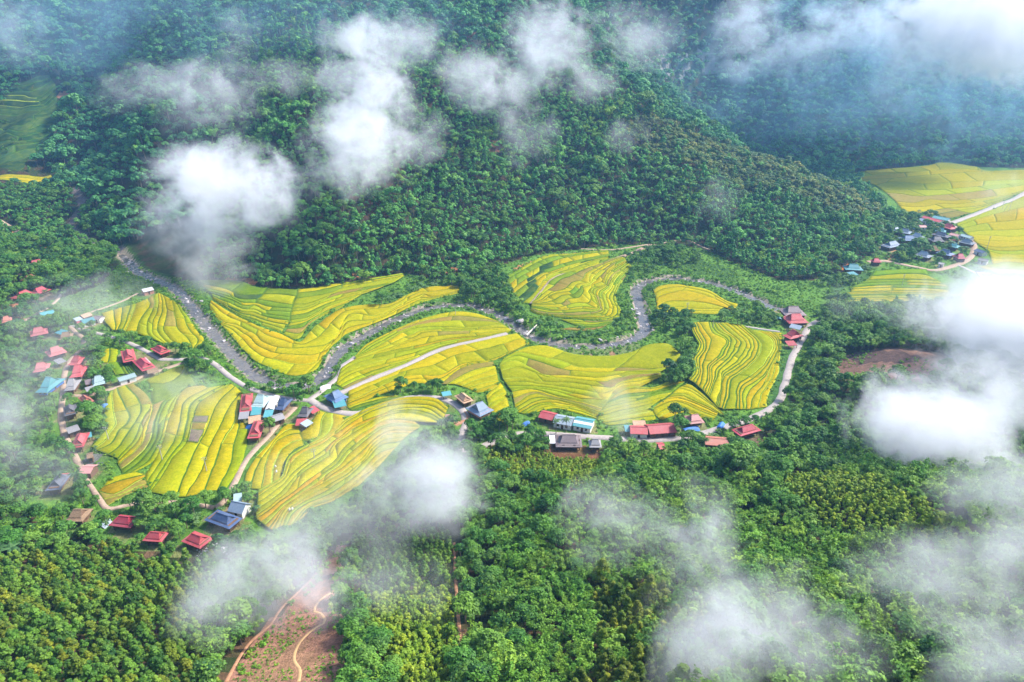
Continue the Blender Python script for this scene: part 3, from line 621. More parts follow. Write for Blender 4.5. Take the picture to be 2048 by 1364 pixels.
block(f, Jo, Js, [[(1240, 585), (1500, 482), (1700, 402), (1900, 310)], [(1270, 632), (1500, 582), (1700, 562), (1900, 542)], [(1350, 692), (1550, 692), (1700, 702), (1900, 692)], [(1430, 765), (1600, 802), (1900, 782)], [(1530, 832), (1650, 862), (1900, 862)], [(1572, 952), (1700, 932), (1900, 952)], [(1430, 975), (1640, 1042), (1700, 1032), (1900, 1052)]], 2, 34, "yylygly", bund=.8, light=.3, step=.05)
f.done()
f = Field("narrow green banked terraces in front of the far village half lost in mist")
J3 = (1640, 420); J3s = 5.02
block(f, J3, J3s, [[(540, 632), (800, 612), (1060, 612)], [(500, 682), (750, 662), (1000, 662), (1100, 682)], [(460, 722), (700, 712), (1060, 722), (1200, 732)], [(310, 792), (600, 772), (1000, 772), (1300, 792)], [(310, 832), (600, 832), (1000, 822), (1300, 852)], [(100, 882), (500, 862), (1000, 872), (1500, 882)], [(300, 932), (600, 922), (1000, 932), (1500, 932), (1800, 800)]], [1, 1, 2, 2, 3, 3], 38, "yylvyv", bund=1.5, light=.0, step=.12)
block(f, J3, J3s, [[(1570, 702), (1700, 752), (1830, 782)], [(1590, 852), (1750, 812), (1900, 792)], [(1650, 932), (1800, 872), (2000, 852)]], 2, 34, "ylv", bund=1.0, light=.1)
f.done()
f = Field("dark green crop slope on the upper left hillside with reddish strips")
Ko = (0, 120); Ks = 4.87
block(f, Ko, Ks, [[(-40, 345), (150, 235), (300, 192), (480, 152)], [(-40, 358), (200, 342), (360, 372), (540, 235)], [(-40, 525), (200, 532), (430, 492), (560, 402)], [(-40, 645), (200, 642), (400, 562), (580, 502)], [(-40, 755), (200, 752), (400, 702), (560, 662)], [(-40, 1000), (150, 902), (400, 852), (500, 762)], [(-40, 1085), (200, 1080), (280, 952)]], [3, 4, 2, 2, 3, 2], 40, "ddhddhddddh", bund=1.0, light=.05, step=0, hill=True)
f.done()
f = Field("small yellow field at the foot of the upper left hillside")
block(f, Ko, Ks, [[(-40, 1142), (250, 1122), (500, 1122)], [(-40, 1175), (200, 1192), (400, 1215), (525, 1182)]], 3, 30, "yglyv", bund=.8, light=.1, step=0, hill=True)
f.done()

# ------------------------------------------------------------------ houses and sheds
class Bm:
    def __init__(self): self.v = []; self.f = []
    def poly(self, pts, th=None):
        n = len(self.v); self.v += [tuple(p) for p in pts]; self.f.append(tuple(range(n, n + len(pts))))
    def box(self, x0, x1, y0, y1, z0, z1):
        n = len(self.v)
        self.v += [(x0, y0, z0), (x1, y0, z0), (x1, y1, z0), (x0, y1, z0), (x0, y0, z1), (x1, y0, z1), (x1, y1, z1), (x0, y1, z1)]
        self.f += [tuple(n + i for i in q) for q in ((0, 3, 2, 1), (4, 5, 6, 7), (0, 1, 5, 4), (1, 2, 6, 5), (2, 3, 7, 6), (3, 0, 4, 7))]
    def slab(self, pts, t=.12):
        """a roof plane with thickness; pts run anticlockwise seen from above"""
        n = len(self.v); k = len(pts)
        self.v += [tuple(p) for p in pts] + [(p[0], p[1], p[2] - t) for p in pts]
        self.f.append(tuple(range(n, n + k))); self.f.append(tuple(range(n + 2 * k - 1, n + k - 1, -1)))
        for i in range(k):
            j = (i + 1) % k
            self.f.append((n + i, n + k + i, n + k + j, n + j))
    def obj(self, name, mats, parent):
        me = bpy.data.meshes.new(name); me.from_pydata(self.v, [], self.f); me.materials.append(mats); me.update()
        return link(name, me, parent)
YARDS = []; FOOT = []
def place(px, py, lift): 
    x, y, z = hit(np.array([px]), np.array([py]), lift); return float(x[0]), float(y[0])
QUADS = {}      # eave corners read off the photograph: near left, near right, far right; True where the ridge follows the second edge
def quads(ox, oy, sc, rows):
    for key, A, B, C, far in rows: QUADS[key] = [(ox + p[0] / sc, oy + p[1] / sc) for p in (A, B, C)] + [far]
quads(0, 840, 3.657, [("crimson house with a brown", (800, 772), (962, 792), (1027, 708), False), ("red house between thatch", (1025, 882), (1166, 892), (1252, 822), False), ("largest red house", (1310, 882), (1452, 938), (1576, 868), False), ("navy blue house", (1510, 738), (1696, 806), (1756, 712), False), ("long slate blue", (340, 502), (428, 526), (516, 402), True)])
quads(0, 600, 4.0, [("red house with ridge pointing at the camera, beside the little", (988, 510), (1090, 470), (1064, 380), True), ("crimson house with a row", (1060, 492), (1142, 576), (1242, 532), False), ("bright red house between", (1215, 397), (1302, 446), (1352, 400), False), ("orange red house below", (632, 787), (692, 840), (742, 802), False), ("charcoal roofed house right", (512, 942), (620, 896), (610, 822), True),
     ("large red house with white", (562, 1182), (664, 1182), (720, 1062), True), ("red house right of the lane, upper", (580, 522), (666, 524), (669, 456), False), ("red house right of the lane, lower", (584, 620), (684, 609), (681, 528), False), ("mint roofed house left", (736, 692), (842, 667), (844, 606), False), ("long pale teal", (950, 656), (1090, 613), (1071, 581), False), ("pale teal house with", (350, 742), (446, 744), (461, 626), False), ("grey sheeted", (535, 726), (622, 717), (629, 637), False)])
quads(400, 680, 3.41, [("red house with ridge pointing at the camera at the striped", (268, 490), (351, 486), (362, 364), True), ("mint roofed house in the middle", (358, 458), (451, 461), (478, 379), False), ("whitish long", (445, 473), (501, 476), (541, 388), True), ("navy roofed house under", (540, 476), (600, 481), (604, 398), False), ("red house with ridge pointing at the camera beside the flow", (322, 666), (406, 673), (451, 551), True), ("dark grey roofed house with", (672, 522), (742, 527), (766, 462), False),
     ("blue house with painted", (857, 376), (906, 438), (998, 396), True), ("brown timber", (1740, 386), (1806, 441), (1859, 406), False), ("grey blue house with a red roof panel", (1834, 452), (1882, 537), (1979, 491), True)])
quads(900, 640, 3.41, [("red shed with a brown", (615, 667), (713, 690), (721, 633), False), ("pale blue shed between", (712, 702), (840, 726), (846, 661), False), ("teal shed with one", (845, 722), (972, 746), (983, 676), False), ("broad mauve", (718, 866), (900, 868), (895, 783), False), ("grey square", (947, 869), (1032, 870), (1030, 816), False), ("red shed with a tan", (1228, 776), (1350, 781), (1341, 721), False), ("longest red", (1352, 781), (1536, 767), (1516, 698), False)])
quads(0, 0, 1.0, [("crimson house below the road", (1480, 873), (1522, 861), (1505, 847), False)])
quads(1300, 540, 4.87, [("mauve house behind", (1300, 446), (1509, 443), (1471, 371), False), ("bright red house in front", (1334, 522), (1529, 516), (1486, 441), False), ("red house close beside", (1320, 651), (1401, 691), (1471, 626), False)])
def frame(name, cat, label, group, x1, y1, x2, y2, lift, D):
    q = next((QUADS[k] for k in QUADS if label.startswith(k)), None)
    if q:
        A, B, C = [np.array(place(p[0], p[1], lift)) for p in q[:3]]
        e, f_ = B - A, C - B
        if q[3]: e, f_ = f_, -e
        L = float(np.linalg.norm(e)); n_ = np.array([-e[1], e[0]]) / L; D = max(float(abs(np.dot(f_, n_))), 4.0)
        c_ = (A + C) / 2; ax, ay = c_ - e / 2; bx, by = c_ + e / 2
    else:
        (ax, ay), (bx, by) = place(x1, y1, lift), place(x2, y2, lift)
    L = math.hypot(bx - ax, by - ay); a = math.atan2(by - ay, bx - ax)
    o = bpy.data.objects.new(name, None); COL.objects.link(o); o.empty_display_size = 2
    cx, cy2 = (ax + bx) / 2, (ay + by) / 2
    o.location = (cx, cy2, float(ground(cx, cy2))); o.rotation_euler = (0, 0, a)
    tag(o, label, cat, group)
    YARDS.append((cx, cy2, max(L, 6)))
    return o, L, D, (cx, cy2, a)
def windows(o, L2, D2, z0, n, both=True):
    for k in range(n):
        x = -L2 + (2 * L2) * (k + .5) / n
        for s in ((-1, 1) if both else (-1,)):
            b = Bm(); y = s * D2
            b.box(x - .5, x + .5, min(y, y + s * .05), max(y, y + s * .05), z0, z0 + 1.1)
            w = b.obj("window", M['door'], o)
            if o.get("group") == "houses of the far village": continue
            g = Bm(); g.box(x - .4, x + .4, min(y + s * .05, y + s * .07), max(y + s * .05, y + s * .07), z0 + .1, z0 + 1.0); g.obj("pane", M['glass'], w)
def stilt_house(x1, y1, x2, y2, D, color, label, wall='wall_wood', group="houses of the valley villages", slat=False, panel=None, eave=2.9):
    """raised timber house: wide low skirt roof with a steeper gabled roof on top"""
    o, L, D, F = frame("house", "house", label, group, x1, y1, x2, y2, eave, D)
    FOOT.append((F[0], F[1], F[2], L / 2 + 1.2, D / 2 + 1.2))
    l, d = L / 2, D / 2; e = eave; m = M['roof_' + color]
    il, idp = l * .56, d * .50; lift_ = .0; z1 = e + (d - idp) * .34; z2 = z1 + idp * .80 + .28
    r = Bm()
    O = [(-l, -d, e), (l, -d, e), (l, d, e), (-l, d, e)]; I = [(-il, -idp, z1), (il, -idp, z1), (il, idp, z1), (-il, idp, z1)]
    for i in range(4):
        j = (i + 1) % 4; r.slab([O[i], O[j], I[j], I[i]])
    roof = r.obj("roof", m, o)
    g = Bm(); ov = .45; xo = il + .5; k = ov * .80 - .28
    g.slab([(-xo, -idp - ov, z1 - k + .16), (xo, -idp - ov, z1 - k + .16), (il * .80, 0, z2 + .16), (-il * .80, 0, z2 + .16)])
    g.slab([(xo, idp + ov, z1 - k + .16), (-xo, idp + ov, z1 - k + .16), (-il * .80, 0, z2 + .16), (il * .80, 0, z2 + .16)])
    up = g.obj("gable_roof", m, o)
    for s in (-1, 1):
        t = Bm(); t.poly([(s * il * .97, -idp * .95, z1 - .02), (s * il * .97, idp * .95, z1 - .02), (s * il * .80, 0, z2 - .03)][::s])
        t.obj("gable_end", M['wall_wood'] if color == 'thatch' else m, up)
    nk = Bm(); nk.box(-il * .97, il * .97, -idp * .97, idp * .97, z1 - .55, z1 + .02 + lift_); nk.obj("gable_wall", M['wall_wood'], up)
    rb = Bm(); rb.box(-il * .82, il * .82, -.16, .16, z2 + .12, z2 + .26); rb.obj("ridge_cap", m, up)
    w = Bm(); wl, wd = l - .9, d - .9; w.box(-wl, wl, -wd, wd, 1.1, e + .35); w.obj("wall", M[wall], o)
    if group != "houses of the far village":
        for ix in (-1, 1):
            for iy in (-1, 1):
                st = Bm(); x = ix * (wl - .2); y = iy * (wd - .2); st.box(x - .14, x + .14, y - .14, y + .14, -1.2, 1.1); st.obj("stilt", M['wall_wood'], o)
        uf = Bm(); uf.box(-wl * .8, wl * .8, -wd * .3, wd * .8, -1.2, 1.08); uf.obj("store_room", M['wall_wood'], o)
    else:
        uf = Bm(); uf.box(-wl * .97, wl * .97, -wd * .97, wd * .97, -1.5, 1.1); uf.obj("store_room", M['wall_wood'], o)
    windows(o, wl, wd, 1.7, max(2, int(L / 4)))
    db = Bm(); db.box(wl, wl + .06, -.5, .5, 1.15, 3.0); db.obj("door", M['door'], o)
    if slat:
        b = Bm()
        for q in range(7):
            x = -l * .75 + q * l * .14
            b.slab([(x, idp + ov + .2, z1 - .25), (x, d * .97, e + .10), (x - .45, d * .97, e + .10), (x - .45, idp + ov + .2, z1 - .25)], .04)
        b.obj("pale_sheets", M['roof_white'], roof)
    if panel:
        c, sx = panel
        b = Bm(); s = sx
        b.slab([(s * l * .99, -d * .7, e + .10), (s * l * .99, d * .7, e + .10), (s * il * 1.12, idp * .8, z1 + .02), (s * il * 1.12, -idp * .8, z1 + .02)][::1 if s > 0 else -1], .05)
        b.obj("patch_sheet", M['roof_' + c], roof)
    return o
def gable_house(x1, y1, x2, y2, D, color, label, wall='wall_white', eave=2.6, group="sheds and outbuildings of the valley", stripe=None, pitch=.38, cat="shed", name="shed"):
    o, L, D, F = frame(name, cat, label, group, x1, y1, x2, y2, eave, D)
    FOOT.append((F[0], F[1], F[2], L / 2 + .8, D / 2 + .8))
    l, d = L / 2, D / 2; e = eave; z = e + d * pitch; m = M['roof_' + color]
    r = Bm()
    r.slab([(-l, -d, e), (l, -d, e), (l, 0, z), (-l, 0, z)]); r.slab([(l, d, e), (-l, d, e), (-l, 0, z), (l, 0, z)])
    roof = r.obj("roof", m, o)
    rb = Bm(); rb.box(-l, l, -.14, .14, z - .03, z + .1); rb.obj("ridge_cap", m, roof)
    if stripe:
        b = Bm(); f0, f1 = .30, .62
        b.slab([(-l, -d * f1, e + (z - e) * (1 - f1) + .05), (l, -d * f1, e + (z - e) * (1 - f1) + .05), (l, -d * f0, e + (z - e) * (1 - f0) + .05), (-l, -d * f0, e + (z - e) * (1 - f0) + .05)], .05)
        b.obj("pale_sheet", M['roof_' + stripe], roof)
    w = Bm(); wl, wd = l - .4, d - .5; w.box(-wl, wl, -wd, wd, -1.0, e + .1)
    for s in (-1, 1): w.poly([(s * wl, -wd, e + .1), (s * wl, wd, e + .1), (s * wl, 0, z - .12)][::s])
    w.obj("wall", M[wall], o)
    windows(o, wl, wd, .9, max(1, int(L / 4)), both=False)
    db = Bm(); db.box(-.5, .5, -wd - .06, -wd, 0, 2.0); db.obj("door", M['door'], o)
    return o
def lean_to(x1, y1, x2, y2, D, color, label, eave=2.2, rise=.8, wall=None, group="sheds and outbuildings of the valley"):
    o, L, D, F = frame("lean_to", "lean-to", label, group, x1, y1, x2, y2, eave, D)
    FOOT.append((F[0], F[1], F[2], L / 2 + .5, D / 2 + .5))
    l, d = L / 2, D / 2; e = eave
    r = Bm(); r.slab([(-l, -d, e), (l, -d, e), (l, d, e + rise), (-l, d, e + rise)]); r.obj("roof", M['roof_' + color], o)
    for sx in (-1, 1):
        for sy, h in ((-1, e), (1, e + rise)):
            b = Bm(); b.box(sx * (l - .25) - .08, sx * (l - .25) + .08, sy * (d - .25) - .08, sy * (d - .25) + .08, -1.0, h - .1); b.obj("post", M['wall_wood'], o)
    if wall:
        w = Bm(); w.box(-l + .3, l - .3, d - .45, d - .32, -1.0, e + rise * .8); w.obj("back_wall", M[wall], o)
    return o

SH = stilt_house; GH_ = gable_house; LT = lean_to
# left hillside and misty village
SH(55, 531, 91, 523, 8, 'red', "red roofed house with a pale blue lean-to, highest on the left hillside")
LT(58, 533, 76, 528, 4, 'paleblue', "pale blue lean-to in front of the highest red house on the left hillside")
SH(47, 561, 72, 552, 7, 'red', "small red roofed house alone in trees between two other red hillside houses")
SH(31, 597, 62, 583, 8, 'red', "longer of two touching red hillside houses, nearer the red soil scar")
SH(65, 588, 94, 577, 8, 'crimson', "crimson roofed house touching the upper end of a longer red hillside house")
SH(3, 642, 24, 638, 7, 'terracotta', "small orange red house at the left edge of the photo below the hillside")
GH_(284, 582, 305, 577, 6, 'white', "small white roofed house with salmon walls above the striped yellow field", wall='wall_salmon', group="houses of the valley villages", cat="house", name="house")
GH_(80, 629, 108, 623, 6, 'teal', "long teal shed half hidden in mist beside the earth lane")
GH_(163, 644, 188, 638, 7, 'teal', "teal roofed shed next to the flowering tree at the misty village edge")
LT(150, 641, 163, 637, 4, 'paleblue', "light blue lean-to beside the teal shed in the misty village")
LT(155, 648, 168, 645, 4, 'red', "little red lean-to in front of the teal shed in the misty village")
GH_(162, 634, 180, 628, 6, 'tan', "tan roofed shed standing on end behind the teal misty shed", wall='wall_wood')
GH_(190, 634, 205, 636, 5, 'mauve', "mauve roofed shed at the corner of the small striped yellow field")
SH(60, 668, 96, 661, 9, 'rose', "faded red roofed house wrapped in mist and trees, topmost in the misty village")
SH(119, 675, 146, 671, 8, 'thatch', "brown thatched house beside the curved lane in the mist")
LT(116, 663, 131, 667, 4, 'teal', "small teal lean-to behind the brown thatched house in the mist")
SH(94, 709, 129, 699, 9, 'rose', "faded red house in mist with a grey lean-to on its near side")
LT(112, 726, 128, 720, 5, 'grey', "grey lean-to below a faded red house in the mist")
SH(68, 738, 99, 733, 9, 'rose', "faded red two tiered house in mist above the pale teal house")
SH(145, 722, 167, 720, 8, 'red', "red house right of the lane, upper of a pair set end to end")
SH(145, 747, 170, 743, 9, 'red', "red house right of the lane, lower of a pair set end to end")
SH(86, 773, 115, 766, 9, 'teal', "pale teal house with a bright blue end wall left of the lane", wall='wall_blue')
SH(134, 773, 157, 769, 7, 'grey', "grey sheeted house between the lane and the mint house")
GH_(170, 765, 183, 762, 6, 'mauve', "small mauve roofed shed squeezed between the grey and mint houses", wall='wall_salmon')
SH(184, 768, 212, 760, 8, 'mint', "mint roofed house left of the long pale teal shed")
LT(172, 782, 190, 777, 5, 'grey', "grey lean-to at the corner of the mint house")
GH_(235, 762, 271, 750, 6.5, 'mint', "long pale teal shed with white walls along the earth path", wall='wall_white')
SH(258, 698, 262, 728, 8.5, 'red', "red house with ridge pointing at the camera, beside the little green plots")
SH(269, 725, 309, 737, 9, 'crimson', "crimson house with a row of pale sheets on its upper skirt", slat=True)
LT(294, 744, 316, 739, 5, 'thatch', "brown thatched lean-to under the crimson house with pale sheets")
SH(304, 702, 337, 704, 8, 'red', "bright red house between the grey lane and the striped yellow field")
SH(160, 802, 184, 798, 8, 'terracotta', "orange red house below the mint house by the large striped field")
SH(127, 826, 155, 816, 8, 'darkgrey', "charcoal roofed house right of the lane below the orange red house")
GH_(133, 862, 157, 854, 6, 'grey', "patched grey shed between charcoal house and red house by the lane", wall='wall_wood')
SH(143, 890, 178, 874, 9, 'red', "large red house with white gutter at the left corner of the striped field")
LT(176, 872, 184, 870, 3, 'teal', "tiny teal lean-to against the large red house at the striped field corner")
GH_(174, 912, 187, 909, 4.5, 'thatch', "little brown thatched shed by the grey pond", wall='wall_wood')
GH_(165, 938, 189, 938, 6, 'pink', "light pink shed with a ribbed roof below the grey pond", wall='wall_wood')
SH(103, 977, 128, 950, 9.5, 'slate', "long slate blue house among palms with a red patch at its top", panel=('red', 1))
SH(140, 1030, 176, 1030, 7, 'thatch', "thatched brown hut alone among dark trees in the lower left")
SH(222, 1046, 279, 1040, 9, 'crimson', "crimson house with a brown thatched centre in the lower row")
SH(282, 1076, 341, 1066, 8.5, 'red', "red house between thatch patched house and largest red house in the lower row")
SH(360, 1076, 430, 1083, 10.5, 'red', "largest red house, front right of the lower row beside a white rubble heap")
SH(414, 1037, 478, 1043, 11, 'navy', "navy blue house with broad skirt roof beside banana plants")
GH_(465, 1012, 494, 1018, 6, 'steel', "grey blue shed behind the navy house", wall='wall_white', pitch=.75)
LT(467, 998, 484, 995, 4, 'mint', "small mint lean-to behind the grey blue shed")
# the cluster at the centre left crossroads
SH(492, 792, 490, 824, 8.5, 'red', "red house with ridge pointing at the camera at the striped field's right edge")
LT(478, 833, 498, 831, 5, 'grey', "grey lean-to at the front end of the red house by the striped field")
SH(508, 810, 540, 804, 9, 'mint', "mint roofed house in the middle of the crossroads cluster")
LT(502, 824, 523, 822, 6, 'teal', "teal lean-to in front of the mint house at the crossroads cluster")
GH_(533, 822, 553, 800, 8, 'white', "whitish long roofed house with a teal front in the crossroads cluster", group="houses of the valley villages", cat="house", name="house")
LT(528, 829, 546, 828, 5, 'teal', "teal lean-to at the front of the whitish long roofed house")
SH(558, 812, 580, 808, 8, 'navy', "navy roofed house under the big trees of the crossroads cluster")
GH_(544, 838, 566, 831, 6, 'grey', "weathered grey shed behind the red house with side yard", wall='wall_wood')
LT(497, 842, 522, 838, 5, 'tan', "tan timber lean-to between the teal lean-to and the red house")
SH(518, 845, 509, 876, 9.5, 'red', "red house with ridge pointing at the camera beside the flowering tree")
SH(596, 836, 628, 822, 7.5, 'darkgrey', "dark grey roofed house with red lean-tos beside the crossroads")
LT(592, 846, 613, 845, 4.5, 'red', "red lean-to in front of the dark grey crossroads house")
LT(619, 824, 634, 817, 4.5, 'red', "red lean-to on the road side of the dark grey crossroads house")
LT(606, 852, 621, 843, 3.5, 'paleblue', "pale blue lean-to at the front corner of the dark grey crossroads house")
SH(652, 798, 692, 788, 10.5, 'blue', "blue house with painted side walls where the straight path meets the road", wall='wall_blue')
LT(667, 811, 691, 806, 5, 'teal', "teal lean-to on the road side of the blue house at the straight path", wall='wall_yellow')
SH(909, 797, 944, 802, 7.5, 'tan', "brown timber roofed house behind the blue house at the road bend")
LT(884, 790, 902, 787, 3, 'teal', "teal awning beside the brown timber roofed house at the road bend")
SH(937, 823, 980, 826, 10.5, 'steel', "grey blue house with a red roof panel at the road bend", panel=('red', 1), wall='wall_salmon')
GH_(891, 834, 906, 833, 4, 'pink', "tiny pink roofed hut inside the bend of the road", wall='wall_wood', eave=2.0)
# the row below the broad golden field
GH_(1081, 836, 1111, 837, 8, 'red', "red shed with a brown strip at the left end of the row", wall='wall_wood')
GH_(1108, 842, 1147, 846, 9, 'paleblue', "pale blue shed between the red and teal sheds of the row")
GH_(1148, 846, 1188, 850, 9.5, 'teal', "teal shed with one pale lengthwise stripe on its roof", stripe='white')
SH(1110, 885, 1164, 885, 10, 'mauve', "broad mauve brown house below the row of long sheds", eave=2.2)
LT(1099, 880, 1110, 880, 5, 'white', "white lean-to at the left end of the broad mauve house", wall='wall_blue')
SH(1176, 889, 1203, 889, 7, 'grey', "grey square roofed house right of the broad mauve house")
GH_(1260, 863, 1296, 863, 9, 'red', "red shed with a tan roof behind, left of the longest red shed", wall='wall_white')
LT(1266, 850, 1292, 850, 5, 'tan', "tan lean-to behind the red shed next to the longest red shed")
LT(1249, 858, 1261, 858, 4, 'teal', "teal lean-to at the left end of the red shed below the misty terraces")
GH_(1294, 860, 1352, 857, 11, 'red', "longest red shed of the row, at the foot of the misty terraces", wall='wall_wood', pitch=.45)
SH(1374, 840, 1403, 837, 7, 'pink', "dusty pink roofed house behind the round trees beside blue tarps")
SH(1475, 861, 1520, 860, 9, 'crimson', "crimson house below the road bend on the right, with a yard behind")
GH_(1409, 880, 1456, 884, 7, 'terracotta', "terracotta roofed shed sunk in trees below the road", wall='wall_wood')
GH_(1315, 892, 1328, 891, 5, 'red', "tiny red roofed shed in trees below the longest red shed", wall='wall_wood')
# by the road on the right
SH(1562, 628, 1608, 630, 9, 'mauve', "mauve house behind the bright red house at the end of the right hand road")
SH(1569, 641, 1612, 644, 8, 'red', "bright red house in front of the mauve house")
LT(1580, 652, 1602, 657, 4.5, 'steel', "grey blue lean-to in front of the bright red house beside the mauve one")
SH(1572, 674, 1601, 674, 8, 'red', "red house close beside the concrete road on the right")
LT(1573, 688, 1591, 687, 4.5, 'red', "red lean-to at the front of the red roadside house on the right")
# far village
FV = "houses of the far village"
for spec in [(1688, 535, 1724, 537, 9, 'teal', "teal house standing apart left of the far village below a red earth bank"), (1743, 522, 1760, 522, 6, 'crimson', "small crimson house standing apart between the teal house and the far village"), (1769, 493, 1797, 487, 9, 'steel', "grey blue house at the forest edge, leftmost of the far village"),
             (1785, 461, 1797, 459, 7, 'paleblue', "pale blue little house topmost beside the forest in the far village"), (1798, 462, 1822, 466, 9, 'steel', "grey blue long house next to the pale blue little one in the far village"), (1801, 478, 1831, 478, 9, 'blue', "blue house with a red side yard, in the left middle of the far village"),
             (1823, 471, 1846, 476, 9, 'steel', "grey blue house right of the one with a red side yard"), (1860, 480, 1886, 480, 9, 'darkgrey', "charcoal roofed house in the middle of the far village"), (1853, 499, 1875, 498, 8, 'thatch', "brown thatched house in the middle of the far village"),
             (1833, 507, 1862, 514, 9, 'steel', "grey blue house nearest the dark trees at the front of the far village"), (1877, 503, 1906, 510, 9, 'blue', "blue house between the thatched house and the crimson one at the village front"), (1910, 514, 1928, 514, 8, 'crimson', "crimson house inside the curve of the far village's earth road"),
             (1897, 490, 1918, 494, 8, 'teal', "teal house behind the crimson one in the far village"), (1920, 482, 1948, 488, 8, 'steel', "grey blue house at the right edge of the far village road"), (1902, 478, 1919, 480, 6, 'crimson', "small crimson house between charcoal and grey blue roofs in the far village"),
             (1867, 467, 1899, 474, 8, 'slate', "long slate house behind the charcoal one in the far village"), (1871, 460, 1892, 463, 7, 'teal', "teal house in front of the red house by the straight road"), (1887, 451, 1910, 458, 9, 'red', "red house where the straight road enters the far village")]:
    stilt_house(*spec, group=FV, eave=3.0)
for spec in [(1923, 470, 1945, 476, 6, 'mint', "pale mint shed on the field side of the far village"), (1847, 434, 1884, 444, 7, 'red', "long red shed at the back of the far village"), (1841, 439, 1868, 446, 8, 'steel', "grey blue shed in front of the long red shed at the village back"), (1867, 434, 1899, 440, 8, 'teal', "teal shed behind the long red shed at the village back"),
             (1837, 453, 1851, 453, 6, 'pink', "pink shed left of the big tree in the far village"), (1901, 468, 1919, 472, 6, 'pink', "pink roofed shed amid houses near the straight road's end"), (1953, 500, 1971, 506, 6, 'navy', "navy shed outside the village road on the field side"), (1957, 518, 1977, 522, 6, 'darkgrey', "dark low shed below the navy shed on the field side"),
             (1877, 526, 1889, 528, 4, 'grey', "small grey shed at the front of the far village by the earth road")]:
    gable_house(*spec, group=FV)
lean_to(1698, 549, 1712, 547, 5, 'teal', "teal lean-to in front of the teal house standing apart", group=FV)
lean_to(1826, 456, 1836, 458, 4, 'bluetarp', "bright blue tarp roof in the middle left of the far village", group=FV)

# low walls round the drying yards beyond the far village
def drying_yard(px, py, L, D, mat, label):
    x, y = place(px, py, 0)
    o = bpy.data.objects.new("drying_yard", None); COL.objects.link(o); o.location = (x, y, float(ground(x, y))); o.rotation_euler = (0, 0, R(-18)); tag(o, label, "drying yard")
    b = Bm(); b.box(-L / 2, L / 2, -D / 2, D / 2, -.5, .35); b.obj("slab", M[mat], o)
    b = Bm()
    for s in (-1, 1):
        b.box(-L / 2 - .2, L / 2 + .2, s * (D / 2 + .1) - .1, s * (D / 2 + .1) + .1, -.5, .9); b.box(s * (L / 2 + .1) - .1, s * (L / 2 + .1) + .1, -D / 2, D / 2, -.5, .9)
    b.obj("kerb", M['concrete'], o)
drying_yard(1970, 551, 9, 12, 'dirt', "tan walled yard left of the white yard in front of the far village")
drying_yard(1987, 557, 11, 13, 'wall_white', "white walled yard in the fields in front of the far village")
FOOT.append((*place(1978, 554, 0), 0, 14, 10))

# tarpaulins draped over stacks
def tarp(px, py, L, D, color, label, h=1.6):
    x, y = place(px, py, .8)
    nx, ny = 14, 10; a = rng.uniform(0, 3)
    gx, gy = np.meshgrid(np.linspace(-L / 2, L / 2, nx), np.linspace(-D / 2, D / 2, ny))
    z = h * (1 - np.abs(gy / (D / 2)) ** 1.6) * (1 - .35 * np.abs(gx / (L / 2)) ** 3) + .12 * wob(gx + x, gy + y, 1, 2.2)
    ca, sa = math.cos(a), math.sin(a)
    X = x + gx * ca - gy * sa; Y = y + gx * sa + gy * ca
    V = np.stack([X, Y, ground(X, Y) + .05 + np.maximum(z, 0)], -1).reshape(-1, 3)
    ii = np.arange(ny - 1)[:, None] * nx + np.arange(nx - 1)[None]
    F = np.stack([ii, ii + 1, ii + nx + 1, ii + nx], -1).reshape(-1, 4)
    o = link("tarpaulin", np_mesh("tarpaulin", V, F, [M['roof_' + color]], smooth=True)); tag(o, label, "tarpaulin")
tarp(204, 812, 5, 3.6, 'bluetarp', "blue tarpaulin over a stack by the orange red house")
tarp(1382, 857, 7, 4, 'bluetarp', "blue tarpaulin under the round trees right of the longest red shed")
tarp(1442, 850, 5, 3, 'bluetarp', "blue tarpaulin half hidden in bushes beside the road")
tarp(1559, 634, 6, 3.5, 'teal', "teal tarpaulin at the left end of the mauve house")
tarp(1052, 846, 3.5, 2.5, 'bluetarp', "small blue tarpaulin among trees left of the long sheds")
tarp(650, 774, 5.0, 2.6, 'white', "white pointed awning beside the track by the stream", 1.8)
tarp(210, 1046, 4, 3, 'paleblue', "pale blue tarpaulin beside the crimson house with thatched centre")
tarp(502, 852, 4, 3, 'bluetarp', "blue tarpaulin behind the red house beside the flowering tree")
# rubble heap of white sheets
b = Bm()
x, y = place(432, 1096, .5); x0, y0 = x, y
for k in range(70):
    px_, py_ = rng.normal(0, 2.4), rng.normal(0, 1.6); s = rng.uniform(.3, .8); zz = max(0.05, 1.3 - .22 * (px_ ** 2 + py_ ** 2) ** .75) + rng.uniform(0, .2)
    c = [np.array((px_ + dx * s + rng.normal(0, .1), py_ + dy * s + rng.normal(0, .1), zz + rng.normal(0, .18))) for dx, dy in ((-.6, -.4), (.6, -.4), (.6, .4), (-.6, .4))]
    b.slab(c, .08)
o = b.obj("rubble_heap", M['wall_white'], None); o.location = (x0, y0, float(ground(x0, y0))); tag(o, "heap of broken white sheets beside the largest red house", "rubble heap")

